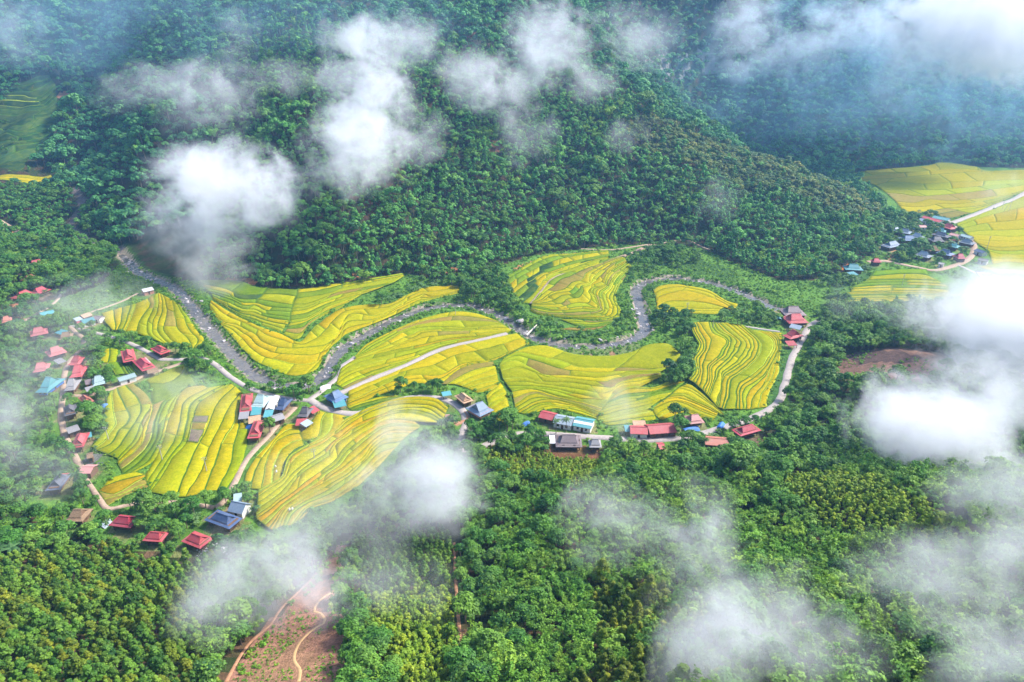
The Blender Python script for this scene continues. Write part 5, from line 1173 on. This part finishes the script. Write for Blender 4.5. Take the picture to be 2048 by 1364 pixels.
VEG = [
    ([(600, 1075), (700, 1030), (790, 960), (860, 870), (935, 880), (890, 970), (800, 1015), (740, 1055), (640, 1090)], {'broad': 2, 'bamboo': 2, 'banana': .5}, 3.8, .68, .95),  # growth inside the valley: polygon, kinds, spacing, size, density
    ([(-60, 590), (60, 600), (150, 640), (205, 690), (225, 740), (230, 790), (215, 870), (185, 930), (200, 1000), (60, 1010), (-60, 950)], {'broad': 4, 'banana': 1.4, 'shrub': 1, 'palm': .2}, 3.4, .66, .95),
    ([(190, 655), (300, 690), (360, 705), (420, 700), (440, 760), (370, 745), (370, 722), (290, 700), (200, 690)], {'broad': 3, 'banana': 1, 'shrub': 1}, 4.0, .66, .85),
    ([(130, 1010), (200, 1005), (330, 1012), (440, 1020), (470, 985), (510, 985), (530, 1040), (520, 1110), (420, 1125), (120, 1080)], {'broad': 3, 'banana': 2.2, 'shrub': 1, 'palm': .3}, 4.0, .66, .9),
    ([(490, 730), (560, 750), (620, 765), (640, 790), (610, 800), (590, 830), (560, 800), (500, 790)], {'broad': 4, 'banana': .6}, 4.2, .78, .9),
    ([(535, 850), (560, 840), (590, 820), (600, 860), (560, 875), (520, 905), (505, 900)], {'broad': 2, 'shrub': 1}, 3.6, .6, .8),
    ([(768, 768), (830, 762), (880, 766), (880, 785), (830, 790), (770, 786)], {'broad': 1}, 4.2, .72, .95),
    ([(940, 835), (1000, 835), (1080, 850), (1180, 858), (1260, 872), (1400, 868), (1480, 850), (1530, 855), (1500, 895), (1300, 908), (1010, 908), (935, 880)], {'broad': 3, 'banana': 1.6, 'shrub': 1, 'palm': .3}, 3.3, .62, .95),
    ([(1340, 838), (1378, 832), (1385, 868), (1345, 872)], {'broad': 1}, 4.5, .7, .9),
    ([(880, 565), (930, 548), (1000, 530), (1015, 585), (1050, 640), (1075, 655), (1010, 640), (960, 610), (925, 590)], {'broad': 3, 'bamboo': 1, 'banana': .5}, 4.4, .75, .92),
    ([(1290, 590), (1305, 628), (1385, 645), (1385, 690), (1350, 670), (1300, 660), (1285, 610)], {'broad': 4, 'shrub': 1}, 4.2, .75, .92),
    ([(1310, 612), (1370, 622), (1470, 622), (1550, 622), (1560, 660), (1500, 655), (1400, 645), (1320, 632)], {'broad': 2, 'shrub': 2, 'banana': .7}, 4.0, .62, .8),
    ([(1360, 690), (1392, 690), (1384, 760), (1330, 782), (1330, 755)], {'broad': 2, 'bamboo': 2, 'banana': .5}, 4.0, .75, .9),
    ([(1290, 500), (1330, 490), (1410, 520), (1380, 540), (1300, 530)], {'broad': 3, 'bamboo': 1}, 4.4, .72, .6),
    ([(1235, 500), (1290, 500), (1315, 540), (1290, 565), (1262, 575), (1255, 540)], {'broad': 2, 'shrub': 2}, 4.2, .6, .7),
    ([(1070, 650), (1110, 640), (1180, 650), (1240, 640), (1262, 600), (1275, 640), (1260, 668), (1180, 682), (1090, 672)], {'broad': 1.5, 'shrub': 1.5, 'banana': 1.5}, 4.0, .55, .8),
    ([(470, 752), (560, 760), (660, 725), (670, 700), (650, 700), (600, 752), (540, 742), (500, 722)], {'banana': 1, 'shrub': 2, 'broad': .6}, 3.4, .6, .85),
    ([(745, 608), (800, 585), (830, 560), (870, 552), (880, 570), (820, 590), (770, 612)], {'banana': 2, 'shrub': 1, 'broad': .4}, 3.2, .62, .9),
    ([(1760, 440), (1840, 428), (1870, 430), (1950, 470), (1950, 520), (1920, 530), (1800, 522), (1740, 520)], {'broad': 3, 'banana': 1.2, 'palm': .3}, 5.0, .66, .7),
    ([(1770, 490), (1830, 500), (1860, 530), (1800, 525)], {'broad': 1, 'bamboo': 1}, 4.4, .85, .95),
    ([(1640, 535), (1690, 540), (1740, 522), (1760, 530), (1700, 570), (1640, 575)], {'banana': 2, 'broad': 1}, 4.4, .7, .75),
    ([(1620, 640), (1660, 600), (1720, 620), (1640, 700)], {'broad': 1, 'shrub': 1}, 4.4, .7, .8),
    ([(920, 830), (960, 845), (990, 870), (950, 895), (925, 890)], {'broad': 2, 'banana': 2}, 3.8, .66, .9),
    ([(835, 855), (880, 800), (905, 815), (925, 860), (925, 900), (860, 960), (820, 1000), (790, 1000)], {'broad': 2, 'bamboo': 2, 'shrub': 1}, 4.2, .7, .8),
    ([(1550, 840), (1500, 860), (1420, 870), (1300, 872), (1420, 850), (1490, 835), (1560, 810), (1590, 700), (1600, 700)], {'shrub': 3, 'banana': .4, 'broad': .5}, 3.2, .8, .8),
]
pts = []   # x, y, z, kind, variant, scale
def mixed(kinds, n):
    k = [q for q in kinds if kinds[q] > 0]; p = np.array([kinds[q] for q in k], float); p /= p.sum()
    return np.array(k, dtype=object)[rng.choice(len(k), n, p=p)]
def visible(px, py, d, m=420): return (d > 60) & (px > -m) & (px < 2048 + m) & (py > -m) & (py < 1364 + 170)
def away(X, Y, houses=True):
    ok = np.ones(len(X), bool)
    for C, w_ in zip(WAY_XY, WAYS): ok &= seg_dist(X, Y, C[::2] if len(C) > 12 else C) > w_[3] / 2 + 1.1
    if houses:
        for cx, cyy, a, hl, hd in FOOT:
            dx, dy = X - cx, Y - cyy; u = dx * math.cos(a) + dy * math.sin(a); v = -dx * math.sin(a) + dy * math.cos(a)
            ok &= ~((np.abs(u) < hl + .6) & (np.abs(v) < hd + .6))
            # leave the roofs open to the south, where the camera looks from
            rr = max(hl, hd); ok &= ~((np.abs(dx) < rr) & (dy < 0) & (dy > -rr - (4.6 if cyy < 330 or cx > -250 else 9.0)))
    return ok
def lattice(x0, x1, y0, y1, s):
    gx, gy = np.meshgrid(np.arange(x0, x1, s), np.arange(y0, y1, s * .87)); gx = gx + (np.arange(gx.shape[0])[:, None] % 2) * s / 2
    return (gx + rng.uniform(-.38, .38, gx.shape) * s).ravel(), (gy + rng.uniform(-.38, .38, gy.shape) * s).ravel()
BASE = {'bamboo': 4.4, 'acacia': 3.6, 'olive': 4.0, 'broad': 5.2, 'banana': 3.6, 'palm': 4, 'hill': 4.7, 'ridge': 4.6, 'far': 6.4, 'sapling': 3.4, 'shrub': 3}
def grow(X, Y, kinds, size, vary=.22):
    Z = ground(X, Y); ks = mixed(kinds, len(X)); sc = size * np.exp(rng.normal(0, vary, len(X)))
    for x, y, z, k, s in zip(X, Y, Z, ks, sc): pts.append((x, y, z, k, int(rng.integers(len(PROTO[k]))), s))
def forest():
    done = []
    # near and middle slopes by region, then the hill, then the far mountain
    for ri, (poly, kinds, sp, size) in enumerate(RG):
        mean = sum(BASE[k] * w_ for k, w_ in kinds.items()) / sum(kinds.values()) * sp
        px, py = np.array(poly, float).T
        hx, hy, _ = hit(np.clip(px, -150, 2200), np.clip(py, 0, 1500))
        X, Y = lattice(hx.min() - 40, hx.max() + 40, hy.min() - 40, hy.max() + 40, mean)
        Z = ground(X, Y); qx, qy, d = project(X, Y, Z)
        ok = visible(qx, qy, d) & in_poly(qx, qy, poly) & ~in_poly(X, Y, VALLEY)
        for p2, *_ in RG[:ri]: ok &= ~in_poly(qx, qy, p2)
        for p2 in KEEP_OUT: ok &= ~in_poly(qx, qy, p2)
        X, Y = X[ok], Y[ok]
        k = away(X, Y) & (seg_dist(X, Y, CREEK) > 5.0); X, Y = X[k], Y[k]
        grow(X, Y, kinds, size)
    def rest(kind_map, X, Y):
        Z = ground(X, Y); qx, qy, d = project(X, Y, Z)
        ok = visible(qx, qy, d) & ~in_poly(X, Y, VALLEY)
        for p2, *_ in RG: ok &= ~in_poly(qx, qy, p2)
        for p2 in KEEP_OUT + HILLF: ok &= ~in_poly(qx, qy, p2)
        for p2 in CLIFFS: ok &= ~(in_poly(qx, qy, p2) & (rng.random(len(X)) < .45))
        X, Y = X[ok], Y[ok]; k = away(X, Y) & (seg_dist(X, Y, CREEK) > 4.5) & (wob(X, Y, 2, .25) < .62); X, Y = X[k], Y[k]
        return X, Y
    fx = lambda X, Y: (Y > 735 - .12 * X) | (X < -260 - (Y - 600) * .3)      # behind this line: the far mountain and the left hills
    X, Y = lattice(-620, 800, 380, 900, 4.5); X, Y = rest(None, X, Y); m = ~fx(X, Y); q = wob(X, Y, 7, .07) + .5 * wob(X, Y, 2, .3); a_ = m & (q > .25); b_ = m & (q <= .25) & (q > -.55); c_ = m & (q <= -.55); grow(X[a_], Y[a_], {'bamboo': 3, 'hill': 4}, .92, .3); grow(X[b_], Y[b_], {'hill': 12, 'broad': 1.5}, .88, .32); grow(X[c_], Y[c_], {'broad': 3, 'hill': 5}, .95, .34)
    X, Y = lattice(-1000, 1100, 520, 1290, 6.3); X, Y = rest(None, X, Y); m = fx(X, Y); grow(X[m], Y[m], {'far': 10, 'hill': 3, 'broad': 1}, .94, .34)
    X, Y = lattice(-460, 620, 20, 380, 4.2); X, Y = rest(None, X, Y); grow(X, Y, {'bamboo': 3, 'broad': 1}, .85)
forest()
def valley_growth():
    for poly, kinds, sp, size, dens in VEG:
        px, py = np.array(poly, float).T; hx, hy = flat(px, py)
        X, Y = lattice(hx.min(), hx.max(), hy.min(), hy.max(), sp); Z = ground(X, Y); qx, qy, d = project(X, Y, Z)
        ok = in_poly(qx, qy, poly) & visible(qx, qy, d) & (rng.random(len(X)) < dens)
        for p2 in FIELD_PX: ok &= ~in_poly(qx, qy - 4, p2)
        X, Y = X[ok], Y[ok]; k = away(X, Y) & (seg_dist(X, Y, RIVER[::3]) > 6.5); grow(X[k], Y[k], kinds, size, .25)
    # low growth on every bank and verge that is not field, way, house or water
    X, Y = lattice(-420, 520, 190, 640, 2.5); k = in_poly(X, Y, VALLEY); X, Y = X[k], Y[k]
    Z = ground(X, Y); qx, qy, d = project(X, Y, Z); ok = visible(qx, qy, d, 20)
    for p2 in FIELD_PX: ok &= ~(in_poly(qx, qy, p2))
    X, Y, qx, qy = X[ok], Y[ok], qx[ok], qy[ok]
    dr = seg_dist(X, Y, RIVER[::3])
    ok = away(X, Y) & (dr > 3.3 + 1.4 * wob(X, Y, 3, .5)) & ((rng.random(len(X)) < .7) | ((dr < 14) & (rng.random(len(X)) < .85)))
    grow(X[ok], Y[ok], {'shrub': 1}, .68, .4)
    # scrub straggling along the outer margins of the fields
    for p2 in EDGE_PX:
        hx, hy = flat(*np.array(p2, float).T); C = np.stack([hx, hy], 1); C = catmull(C, max(4, int(np.linalg.norm(np.diff(C, axis=0), axis=1).sum() / 2.2)))
        C = C + rng.normal(0, .8, C.shape); C = C[(rng.random(len(C)) < .6)]
        if len(C) == 0: continue
        k = away(C[:, 0], C[:, 1]); C = C[k]
        if len(C): grow(C[:, 0], C[:, 1], {'shrub': 1}, .42, .4)
    # seedlings on the bare slope
    hx, hy, _ = hit(*np.array(BARE, float).T); X, Y = lattice(hx.min(), hx.max(), hy.min(), hy.max(), 1.5); qx, qy, d = project(X, Y, ground(X, Y))
    ok = in_poly(qx, qy, BARE) & (wob(X, Y, 1, .2) > -.5) & (qy > 1220) & away(X, Y, False); grow(X[ok], Y[ok], {'shrub': 1}, .30, .3)
    X, Y = lattice(hx.min() - 10, hx.max() + 10, hy.min(), hy.max(), 1.8); qx, qy, d = project(X, Y, ground(X, Y)); e_ = seg_dist(qx, qy, BARE, True)
    ok = (e_ < 16 + 14 * wob(X, Y, 4, .3)) & (qy > 1080) & (rng.random(len(X)) < .7) & away(X, Y, False); grow(X[ok], Y[ok], {'shrub': 3, 'sapling': 1}, .6, .45)
    hx, hy, _ = hit(*np.array(BURNT, float).T); X, Y = lattice(hx.min(), hx.max(), hy.min(), hy.max(), 3.0); qx, qy, d = project(X, Y, ground(X, Y))
    ok = in_poly(qx, qy, BURNT) & (wob(X, Y, 1, .2) > .25); grow(X[ok], Y[ok], {'shrub': 1}, .6, .3)
    # scattered bushes on the crop slope of the left hillside
    for p in HILLF[:1]:
        X, Y = lattice(-700, -250, 560, 900, 7.0); qx, qy, d = project(X, Y, ground(X, Y)); ok = in_poly(qx, qy, p) & (d > 1) & ((wob(X, Y, 5, .12) > .35)); grow(X[ok], Y[ok], {'broad': 1, 'shrub': 2}, .5, .4)
valley_growth()
# single trees that stand out in the photograph
SPECIAL = []
def lone(kind, px, py, s, label):
    x, y, z = hit(np.array([px]), np.array([py])); SPECIAL.append((float(x[0]), float(y[0]), float(z[0]), kind, int(rng.integers(len(PROTO[kind]))), s, label))
lone('broad', 412, 1016, 1.0, "rounded bright tree at the corner of the large striped field by the navy house")
lone('broad', 295, 1022, .85, "spreading green tree above the thatch patched crimson house")
lone('broad', 262, 1020, .75, "smaller spreading tree left of the one above the thatch patched house")
lone('broad', 448, 998, .6, "small dark tree behind the rounded bright one at the striped field corner")
lone('palm', 160, 985, 1.05, "tall coconut palm beside the earth path at the lower left of the striped field")
lone('palm', 120, 975, .95, "coconut palm leaning over the slate blue house")
lone('palm', 1112, 868, .9, "areca palm in front of the pale blue shed of the row")
lone('palm', 1132, 866, .85, "areca palm by the gap between the pale blue and teal sheds")
lone('broad', 541, 866, .85, "pale flowering tree beside the red house pointing at the camera")
lone('broad', 186, 660, .7, "pale flowering tree at the edge of the misty village")
lone('broad', 240, 690, .65, "pale flowering tree above the little green plots")
lone('broad', 222, 770, .6, "small flowering tree between the mint house and the long teal shed")
lone('broad', 590, 800, 1.0, "big dark tree over the navy house at the crossroads")
lone('broad', 392, 735, 1.15, "big dark tree at the top corner of the large striped field")
lone('bamboo', 1352, 775, 1.15, "feathery bamboo clump standing alone above the swirling golden terraces")
lone('bamboo', 1815, 520, 1.0, "large bamboo clump at the front of the far village")
lone('broad', 1872, 472, .9, "grey green tree amid the roofs of the far village")
lone('broad', 1362, 868, .95, "round crowned tree right of the longest red shed")
lone('broad', 1100, 668, .95, "round dark tree at the tip of the terraced bend by the fallen trunk")
lone('broad', 1300, 592, .95, "round tree on the bank between the stream and the oval field")
lone('broad', 676, 752, .75, "round tree between the stream and the track by the white awning")
lone('acacia', 985, 960, 1.3, "pale pointed tree at the left edge of the brown plantation slope")
lone('bamboo', 930, 1010, 1.0, "drooping bamboo clump in the mist at the edge of the gully")
lone('broad', 960, 620, 1.0, "tall rounded tree on the wooded point above the stream bend")

LABELS = {'bamboo': ("bamboo_clump", "bamboo", "culms", "foliage"), 'acacia': ("acacia_tree", "tree", "trunk", "crown"), 'olive': ("acacia_tree", "tree", "trunk", "crown"), 'broad': ("broadleaf_tree", "tree", "trunk", "crown"),
          'banana': ("banana_plant", "banana plant", "stalks", "leaves"), 'palm': ("palm_tree", "palm", "trunk", "crown")}
def plant(x, y, z, kind, var, s, label, group):
    nm, cat, low, high = LABELS[kind]
    r = bpy.data.objects.new(nm, None); COL.objects.link(r); r.location = (x, y, z); r.rotation_euler = (rng.normal(0, .04), rng.normal(0, .04), rng.uniform(0, 6.28)); r.scale = (s * rng.uniform(.92, 1.08), s * rng.uniform(.92, 1.08), s * rng.uniform(.9, 1.12))
    tag(r, label, cat, group)
    cr, tr = PROTO[kind][var]; link(high, cr, r); link(low, tr, r)
for x, y, z, k, v, s, lab in SPECIAL: plant(x, y, z, k, v, s, lab, None)
def where(x, y, px, py):
    if in_poly(x, y, VALLEY):
        for q, t in (((-80, 560, 250, 1010), "among the houses of the misty left village"), ((120, 985, 540, 1130), "around the lower row of houses"), ((250, 640, 460, 770), "by the lane above the large striped field"), ((460, 700, 660, 910), "around the crossroads cluster"), ((740, 750, 900, 800), "above the curve of the concrete road"),
                     ((920, 820, 1560, 910), "around the row of long sheds"), ((780, 800, 930, 1020), "below the road bend under the mist"), ((860, 500, 1080, 660), "on the wooded point above the stream bend"), ((1230, 480, 1440, 600), "on the bank above the oval field"), ((1270, 580, 1400, 700), "between the stream and the swirling terraces"),
                     ((1310, 600, 1640, 665), "between the oval field and the swirling terraces"), ((1060, 600, 1290, 690), "on the tip of the terraced bend"), ((1320, 685, 1400, 790), "beside the swirling golden terraces"), ((1640, 420, 1960, 600), "around the far village")):
            if q[0] <= px <= q[2] and q[1] <= py <= q[3]: return t
        return "beside the fields"
    if py > 1090: return "on the front slope at lower left" if px < 470 else ("around the bare brown slope" if px < 760 else ("along the wooded gully beside the young plantation" if px < 1000 else ("on the front slope right of the gully" if px < 1440 else "on the misty front slope at lower right")))
    if py > 860: return "on the slope below the lower row of houses" if px < 560 else ("on the misty slope below the stepped terraces" if px < 960 else ("on the slope below the row of long sheds" if px < 1450 else "on the mid slope under the mist at right"))
    if px > 1540: return "beside the right hand road"
    return "on the wooded left hillside" if px < 260 else "at the foot of the forested hill"
ADJ = {'bamboo': "feathery pale green bamboo clump", 'acacia': "slim pointed yellow green tree", 'olive': "dark olive pointed tree", 'broad': "rounded dark green tree", 'banana': "low banana plant with broad leaves", 'palm': "palm tree with arching fronds"}
LIMIT = {'bamboo': 270, 'acacia': 190, 'olive': 90, 'broad': 270, 'banana': 130, 'palm': 60}
used = set()
for kind, lim in LIMIT.items():
    idx = [i for i, p in enumerate(pts) if p[3] == kind]
    q = np.array([[pts[i][0], pts[i][1], pts[i][2] + 3] for i in idx]); px, py, d = project(*q.T)
    size = np.array([pts[i][5] for i in idx]) / d
    size[(px < 12) | (px > 2036) | (py < 12) | (py > 1352)] *= .05
    for j in np.argsort(-size)[:lim]:
        i = idx[j]; x, y, z, k, v, s = pts[i]; t = where(x, y, px[j], py[j])
        plant(x, y, z, k, v, s, ADJ[k] + " " + t, LABELS[k][1] + "s " + t); used.add(i)
rest = [p for i, p in enumerate(pts) if i not in used]

def scatter_group():
    g = bpy.data.node_groups.new("scatter_trees", 'GeometryNodeTree')
    g.interface.new_socket("Geometry", in_out='INPUT', socket_type='NodeSocketGeometry'); g.interface.new_socket("Geometry", in_out='OUTPUT', socket_type='NodeSocketGeometry')
    n, l = g.nodes, g.links
    gi, go = n.new("NodeGroupInput"), n.new("NodeGroupOutput")
    ci = n.new("GeometryNodeCollectionInfo"); ci.inputs["Collection"].default_value = LIB; ci.inputs["Separate Children"].default_value = True; ci.inputs["Reset Children"].default_value = True
    ip = n.new("GeometryNodeInstanceOnPoints"); ip.inputs["Pick Instance"].default_value = True
    def na(name, t):
        q = n.new("GeometryNodeInputNamedAttribute"); q.data_type = t; q.inputs["Name"].default_value = name; return q.outputs[0]
    l.new(gi.outputs[0], ip.inputs["Points"]); l.new(ci.outputs[0], ip.inputs["Instance"]); l.new(na("pick", 'INT'), ip.inputs["Instance Index"]); l.new(na("turn", 'FLOAT_VECTOR'), ip.inputs["Rotation"]); l.new(na("size", 'FLOAT_VECTOR'), ip.inputs["Scale"])
    l.new(ip.outputs[0], go.inputs[0]); return g
SG = scatter_group()
def stuff(name, label, cat, sel):
    if not sel: return
    me = bpy.data.meshes.new(name); n = len(sel); me.vertices.add(n)
    me.vertices.foreach_set("co", np.array([p[:3] for p in sel], np.float32).ravel())
    a = me.attributes.new("pick", 'INT', 'POINT'); a.data.foreach_set("value", np.array([INDEX[(p[3], p[4])] for p in sel], np.int32))
    a = me.attributes.new("turn", 'FLOAT_VECTOR', 'POINT'); t = np.c_[rng.normal(0, .05, n), rng.normal(0, .05, n), rng.uniform(0, 6.28, n)]; a.data.foreach_set("vector", t.astype(np.float32).ravel())
    a = me.attributes.new("size", 'FLOAT_VECTOR', 'POINT'); s = np.array([p[5] for p in sel])[:, None] * np.c_[rng.uniform(.9, 1.1, n), rng.uniform(.9, 1.1, n), rng.uniform(.85, 1.15, n)]; a.data.foreach_set("vector", s.astype(np.float32).ravel())
    me.update(); o = link(name, me); md = o.modifiers.new("scatter", 'NODES'); md.node_group = SG
    tag(o, label, cat, kind='stuff')
low = {'shrub', 'sapling'}
P_ = np.array([[p[0], p[1], p[2]] for p in rest]); ppx, ppy, pd = project(*P_.T)
grp = {}
for p, a_, b_ in zip(rest, ppx, ppy):
    if p[3] in low: k = 'sap' if p[3] == 'sapling' else 'low'
    elif p[3] == 'far': k = 'far'
    elif p[3] in ('hill', 'ridge'): k = 'hill'
    elif b_ > 860: k = 'front'
    else: k = 'mid'
    grp.setdefault(k, []).append(p)
stuff("forest", "blue green forest covering the far mountain and upper slopes", "forest", grp.get('far'))
stuff("forest", "dense green forest on the large hill behind the fields", "forest", grp.get('hill'))
stuff("forest", "remaining woodland on the front slopes between the nearer trees", "forest", grp.get('front'))
stuff("forest", "remaining woodland around the valley houses and far villages", "forest", grp.get('mid'))
stuff("undergrowth", "low bushes and grass along banks, verges and bare slopes", "undergrowth", grp.get('low'))
stuff("plantation_saplings", "young yellow green plantation on the brown slopes", "saplings", grp.get('sap'))
print("TREES", len(pts), {k: len(v) for k, v in grp.items()})

# ------------------------------------------------------------------ mist and air
def mat_mist(name, col):
    m, t, out = nodes(name)
    tc = nd(t, "ShaderNodeTexCoord").outputs["Object"]; w = wpos(t)
    inf = nd(t, "ShaderNodeObjectInfo"); sep = nd(t, "ShaderNodeSeparateColor"); t.links.new(inf.outputs["Color"], sep.inputs[0])
    ln = nd(t, "ShaderNodeVectorMath", operation='LENGTH'); t.links.new(tc, ln.inputs[0])
    n1 = noise(t, .036, 4.5, .6, w); n1.inputs["Distortion"].default_value = 1.0
    n2 = noise(t, .13, 4.0, .65, w); n2.inputs["Distortion"].default_value = .8
    def mth(op, a, b, c=None):
        n = nd(t, "ShaderNodeMath", operation=op)
        for i, v in enumerate((a, b, c)):
            if v is None: continue
            if isinstance(v, bpy.types.NodeSocket): t.links.new(v, n.inputs[i])
            else: n.inputs[i].default_value = v
        return n.outputs[0]
    fall = mth('SUBTRACT', 1.0, ln.outputs["Value"])
    core = mth('MULTIPLY_ADD', mth('SUBTRACT', n1.outputs[0], .5), 3.7, mth('MULTIPLY', fall, 1.35))
    core = mth('MULTIPLY_ADD', mth('SUBTRACT', n2.outputs[0], .5), 1.7, core)
    d = maprange(t, core, .25, 1.55, 0, 1)
    edge = maprange(t, fall, 0, .25, 0, 1)
    dens = mth('MULTIPLY', mth('MULTIPLY', d, edge), sep.outputs[0])
    pv = nd(t, "ShaderNodeVolumePrincipled"); pv.inputs["Color"].default_value = (*col, 1); pv.inputs["Anisotropy"].default_value = 0
    t.links.new(dens, pv.inputs["Density"]); t.links.new(pv.outputs[0], out.inputs["Volume"]); return m
def ball(MIST):
    bm = bmesh.new(); bmesh.ops.create_icosphere(bm, subdivisions=3, radius=1.0); me = bpy.data.meshes.new("mist"); bm.to_mesh(me); bm.free(); me.materials.append(MIST); return me
BALL = ball(mat_mist('mist_vapour', (.945, .945, .985))); VEIL = ball(mat_mist('blue_vapour', (.46, .76, 1.0)))
def mist(px, py, rx, ry, tau, label, lift=.86, thick=.8, me=None):
    """vapour floating just above the land it hides"""
    a, b_, c = ray(px, py); x, y, z = hit(np.array([px]), np.array([py])); k = float(y[0]) / float(b_) * lift
    if label not in BANKS:
        e = bpy.data.objects.new("mist", None); COL.objects.link(e); tag(e, label, "mist", "mist drifting over the valley", 'stuff'); BANKS[label] = e
    o = link("puff", me or BALL, BANKS[label]); o.location = (a * k, float(b_) * k, CAM_H + float(c) * k)
    sx = rx * k / FPX * 1.6; sz = ry * k / FPX * 1.6; sy = (sx + sz) / 2 * thick
    o.scale = (sx, sy, sz); o.color = (tau * {L1: .50, L2: .46, L6: .5, L7: .46, L8: .46, L9: .46, L10: .44, L12: .27}.get(label, .38) / (.8 * sy), 1, 1, 1)
BANKS = {}
L1 = "white puff of mist over the forest left of centre"; L2 = "tall column of white mist over the middle of the forested hill"; L3 = "thin veil of mist on the upper left forest"; L4 = "ragged mist on the upper ridge right of the column"
L5 = "mist trailing in front of the far cliffs"; L6 = "brilliant white cloud bank in the top right corner"; L7 = "great white mist bank along the right edge"; L8 = "mist over the slope below the road bend"; L9 = "smoky mist over the trees left of the bare slope"
L10 = "mist lying across the bamboo on the right front slope"; L11 = "grey mist filling the lower right corner"; L12 = "mist drifting over the left village"; L13 = "thin mist over the rice fields"
for a in [(450, 380, 120, 80, 4.0, L1), (400, 350, 60, 45, 2.5, L1), (520, 370, 55, 55, 2.2, L1), (380, 450, 90, 60, 1.6, L1), (430, 520, 70, 55, .9, L1),
          (735, 185, 80, 85, 3.0, L2), (700, 80, 60, 38, 1.5, L2), (800, 75, 80, 45, 1.7, L2), (745, 240, 70, 60, 2.5, L2), (715, 300, 90, 60, 3.0, L2), (830, 270, 60, 50, .9, L2), (690, 350, 70, 40, 1.0, L2),
          (430, 180, 85, 50, 1.7, L3), (310, 165, 85, 38, 1.1, L3), (570, 155, 70, 30, .7, L3), (410, 240, 80, 35, .5, L3), (480, 70, 45, 50, .7, L3), (20, 50, 60, 60, .7, L3), (240, 190, 60, 30, .4, L3),
          (945, 150, 60, 50, 2.0, L4), (1015, 195, 55, 42, 1.9, L4), (1050, 270, 60, 50, .7, L4), (1095, 85, 80, 70, 2.6, L4), (1070, 120, 60, 50, 1.4, L4), (1185, 160, 45, 35, 1.0, L4), (1255, 270, 35, 30, .5, L4), (1440, 400, 40, 40, .3, L4),
          (1265, 80, 80, 55, 1.5, L5), (1490, 50, 50, 85, 2.0, L5), (1550, 110, 60, 45, 1.0, L5), (1625, 90, 55, 65, 1.6, L5), (1730, 42, 70, 45, 2.0, L5), (1790, 160, 50, 60, .9, L5), (1690, 75, 70, 40, .8, L5),
          (1950, 40, 150, 95, 7.0, L6), (2030, 90, 90, 70, 4.0, L6), (1880, 40, 80, 50, 2.5, L6), (1985, 125, 60, 35, 1.5, L6), (2010, 385, 60, 45, .4, L6),
          (1950, 640, 120, 90, 3.0, L7), (2030, 690, 130, 120, 6.5, L7), (1885, 625, 70, 50, .9, L7), (1930, 575, 70, 50, 1.2, L7), (1800, 828, 105, 68, 2.8, L7), (1895, 880, 130, 90, 3.2, L7), (2020, 790, 110, 80, 2.6, L7), (2000, 560, 60, 40, .9, L7), (1900, 730, 70, 40, 1.0, L7), (1990, 980, 120, 60, 1.4, L7), (1760, 600, 90, 35, .5, L7), (2040, 1060, 80, 80, .9, L7),
          (840, 920, 110, 80, 1.9, L8), (800, 860, 50, 48, .9, L8), (890, 960, 70, 60, 1.0, L8), (760, 1020, 170, 60, .7, L8), (900, 1020, 70, 60, .8, L8), (600, 1060, 120, 40, .45, L8),
          (520, 1165, 120, 95, 2.0, L9), (470, 1110, 60, 60, 1.0, L9), (610, 1180, 80, 70, .9, L9), (440, 1230, 80, 80, .8, L9), (760, 1165, 110, 75, .8, L9),
          (1300, 1050, 150, 75, 1.1, L10), (1210, 1005, 70, 45, .7, L10), (1400, 1100, 90, 60, .8, L10), (1510, 1225, 170, 110, 1.5, L10), (1440, 1310, 130, 75, 1.2, L10), (1600, 1310, 110, 75, .9, L10),
          (1900, 1240, 190, 130, 1.1, L11), (2000, 1330, 120, 80, 1.3, L11), (1800, 1140, 110, 70, .8, L11), (1960, 1120, 120, 70, 1.0, L11), (1750, 1290, 80, 60, .4, L11),
          (195, 595, 110, 38, 1.5, L12), (110, 650, 90, 50, .8, L12), (90, 725, 80, 70, .8, L12), (25, 810, 80, 80, 1.1, L12), (0, 860, 60, 70, 1.2, L12), (90, 930, 90, 60, .6, L12), (10, 720, 60, 60, .7, L12),
          (340, 800, 110, 50, .55, L13), (400, 770, 50, 40, .6, L13), (290, 860, 70, 40, .4, L13), (690, 900, 110, 60, .55, L13), (600, 960, 110, 60, .35, L13), (1255, 815, 65, 50, .75, L13)]:
    mist(*a, lift=.76 if a[5] == L6 else .86)
L14 = "broad blue veil of vapour over the far right mountain"; L15 = "faint blue veil over the upper left valley"
for a in [(1900, 200, 400, 220, 1.3, L14), (1600, 200, 300, 190, .6, L14), (100, 60, 380, 180, .8, L15), (560, 40, 340, 130, .5, L15)]: mist(*a, lift=.93, thick=.3, me=VEIL)

# the air itself: pale blue haze thickening with distance
bm = bmesh.new(); bmesh.ops.create_cube(bm, size=1.0); me = bpy.data.meshes.new("haze"); bm.to_mesh(me); bm.free()
m, t, out = nodes("blue_air")
pv = nd(t, "ShaderNodeVolumePrincipled"); pv.inputs["Color"].default_value = (.26, .56, 1.0, 1); pv.inputs["Density"].default_value = .00015; pv.inputs["Anisotropy"].default_value = .2
t.links.new(pv.outputs[0], out.inputs["Volume"]); me.materials.append(m)
hz = link("haze", me)
zb, zt = float(GH.min()) - 3.0, float(GH.max()) + 25
hz.location = (0, float(GY.min() + GY.max()) / 2, (zb + zt) / 2); hz.scale = (float(GX.max() - GX.min()) + 20, float(GY.max() - GY.min()) + 20, zt - zb)
tag(hz, "pale blue haze filling the valley air", "haze", kind='stuff')
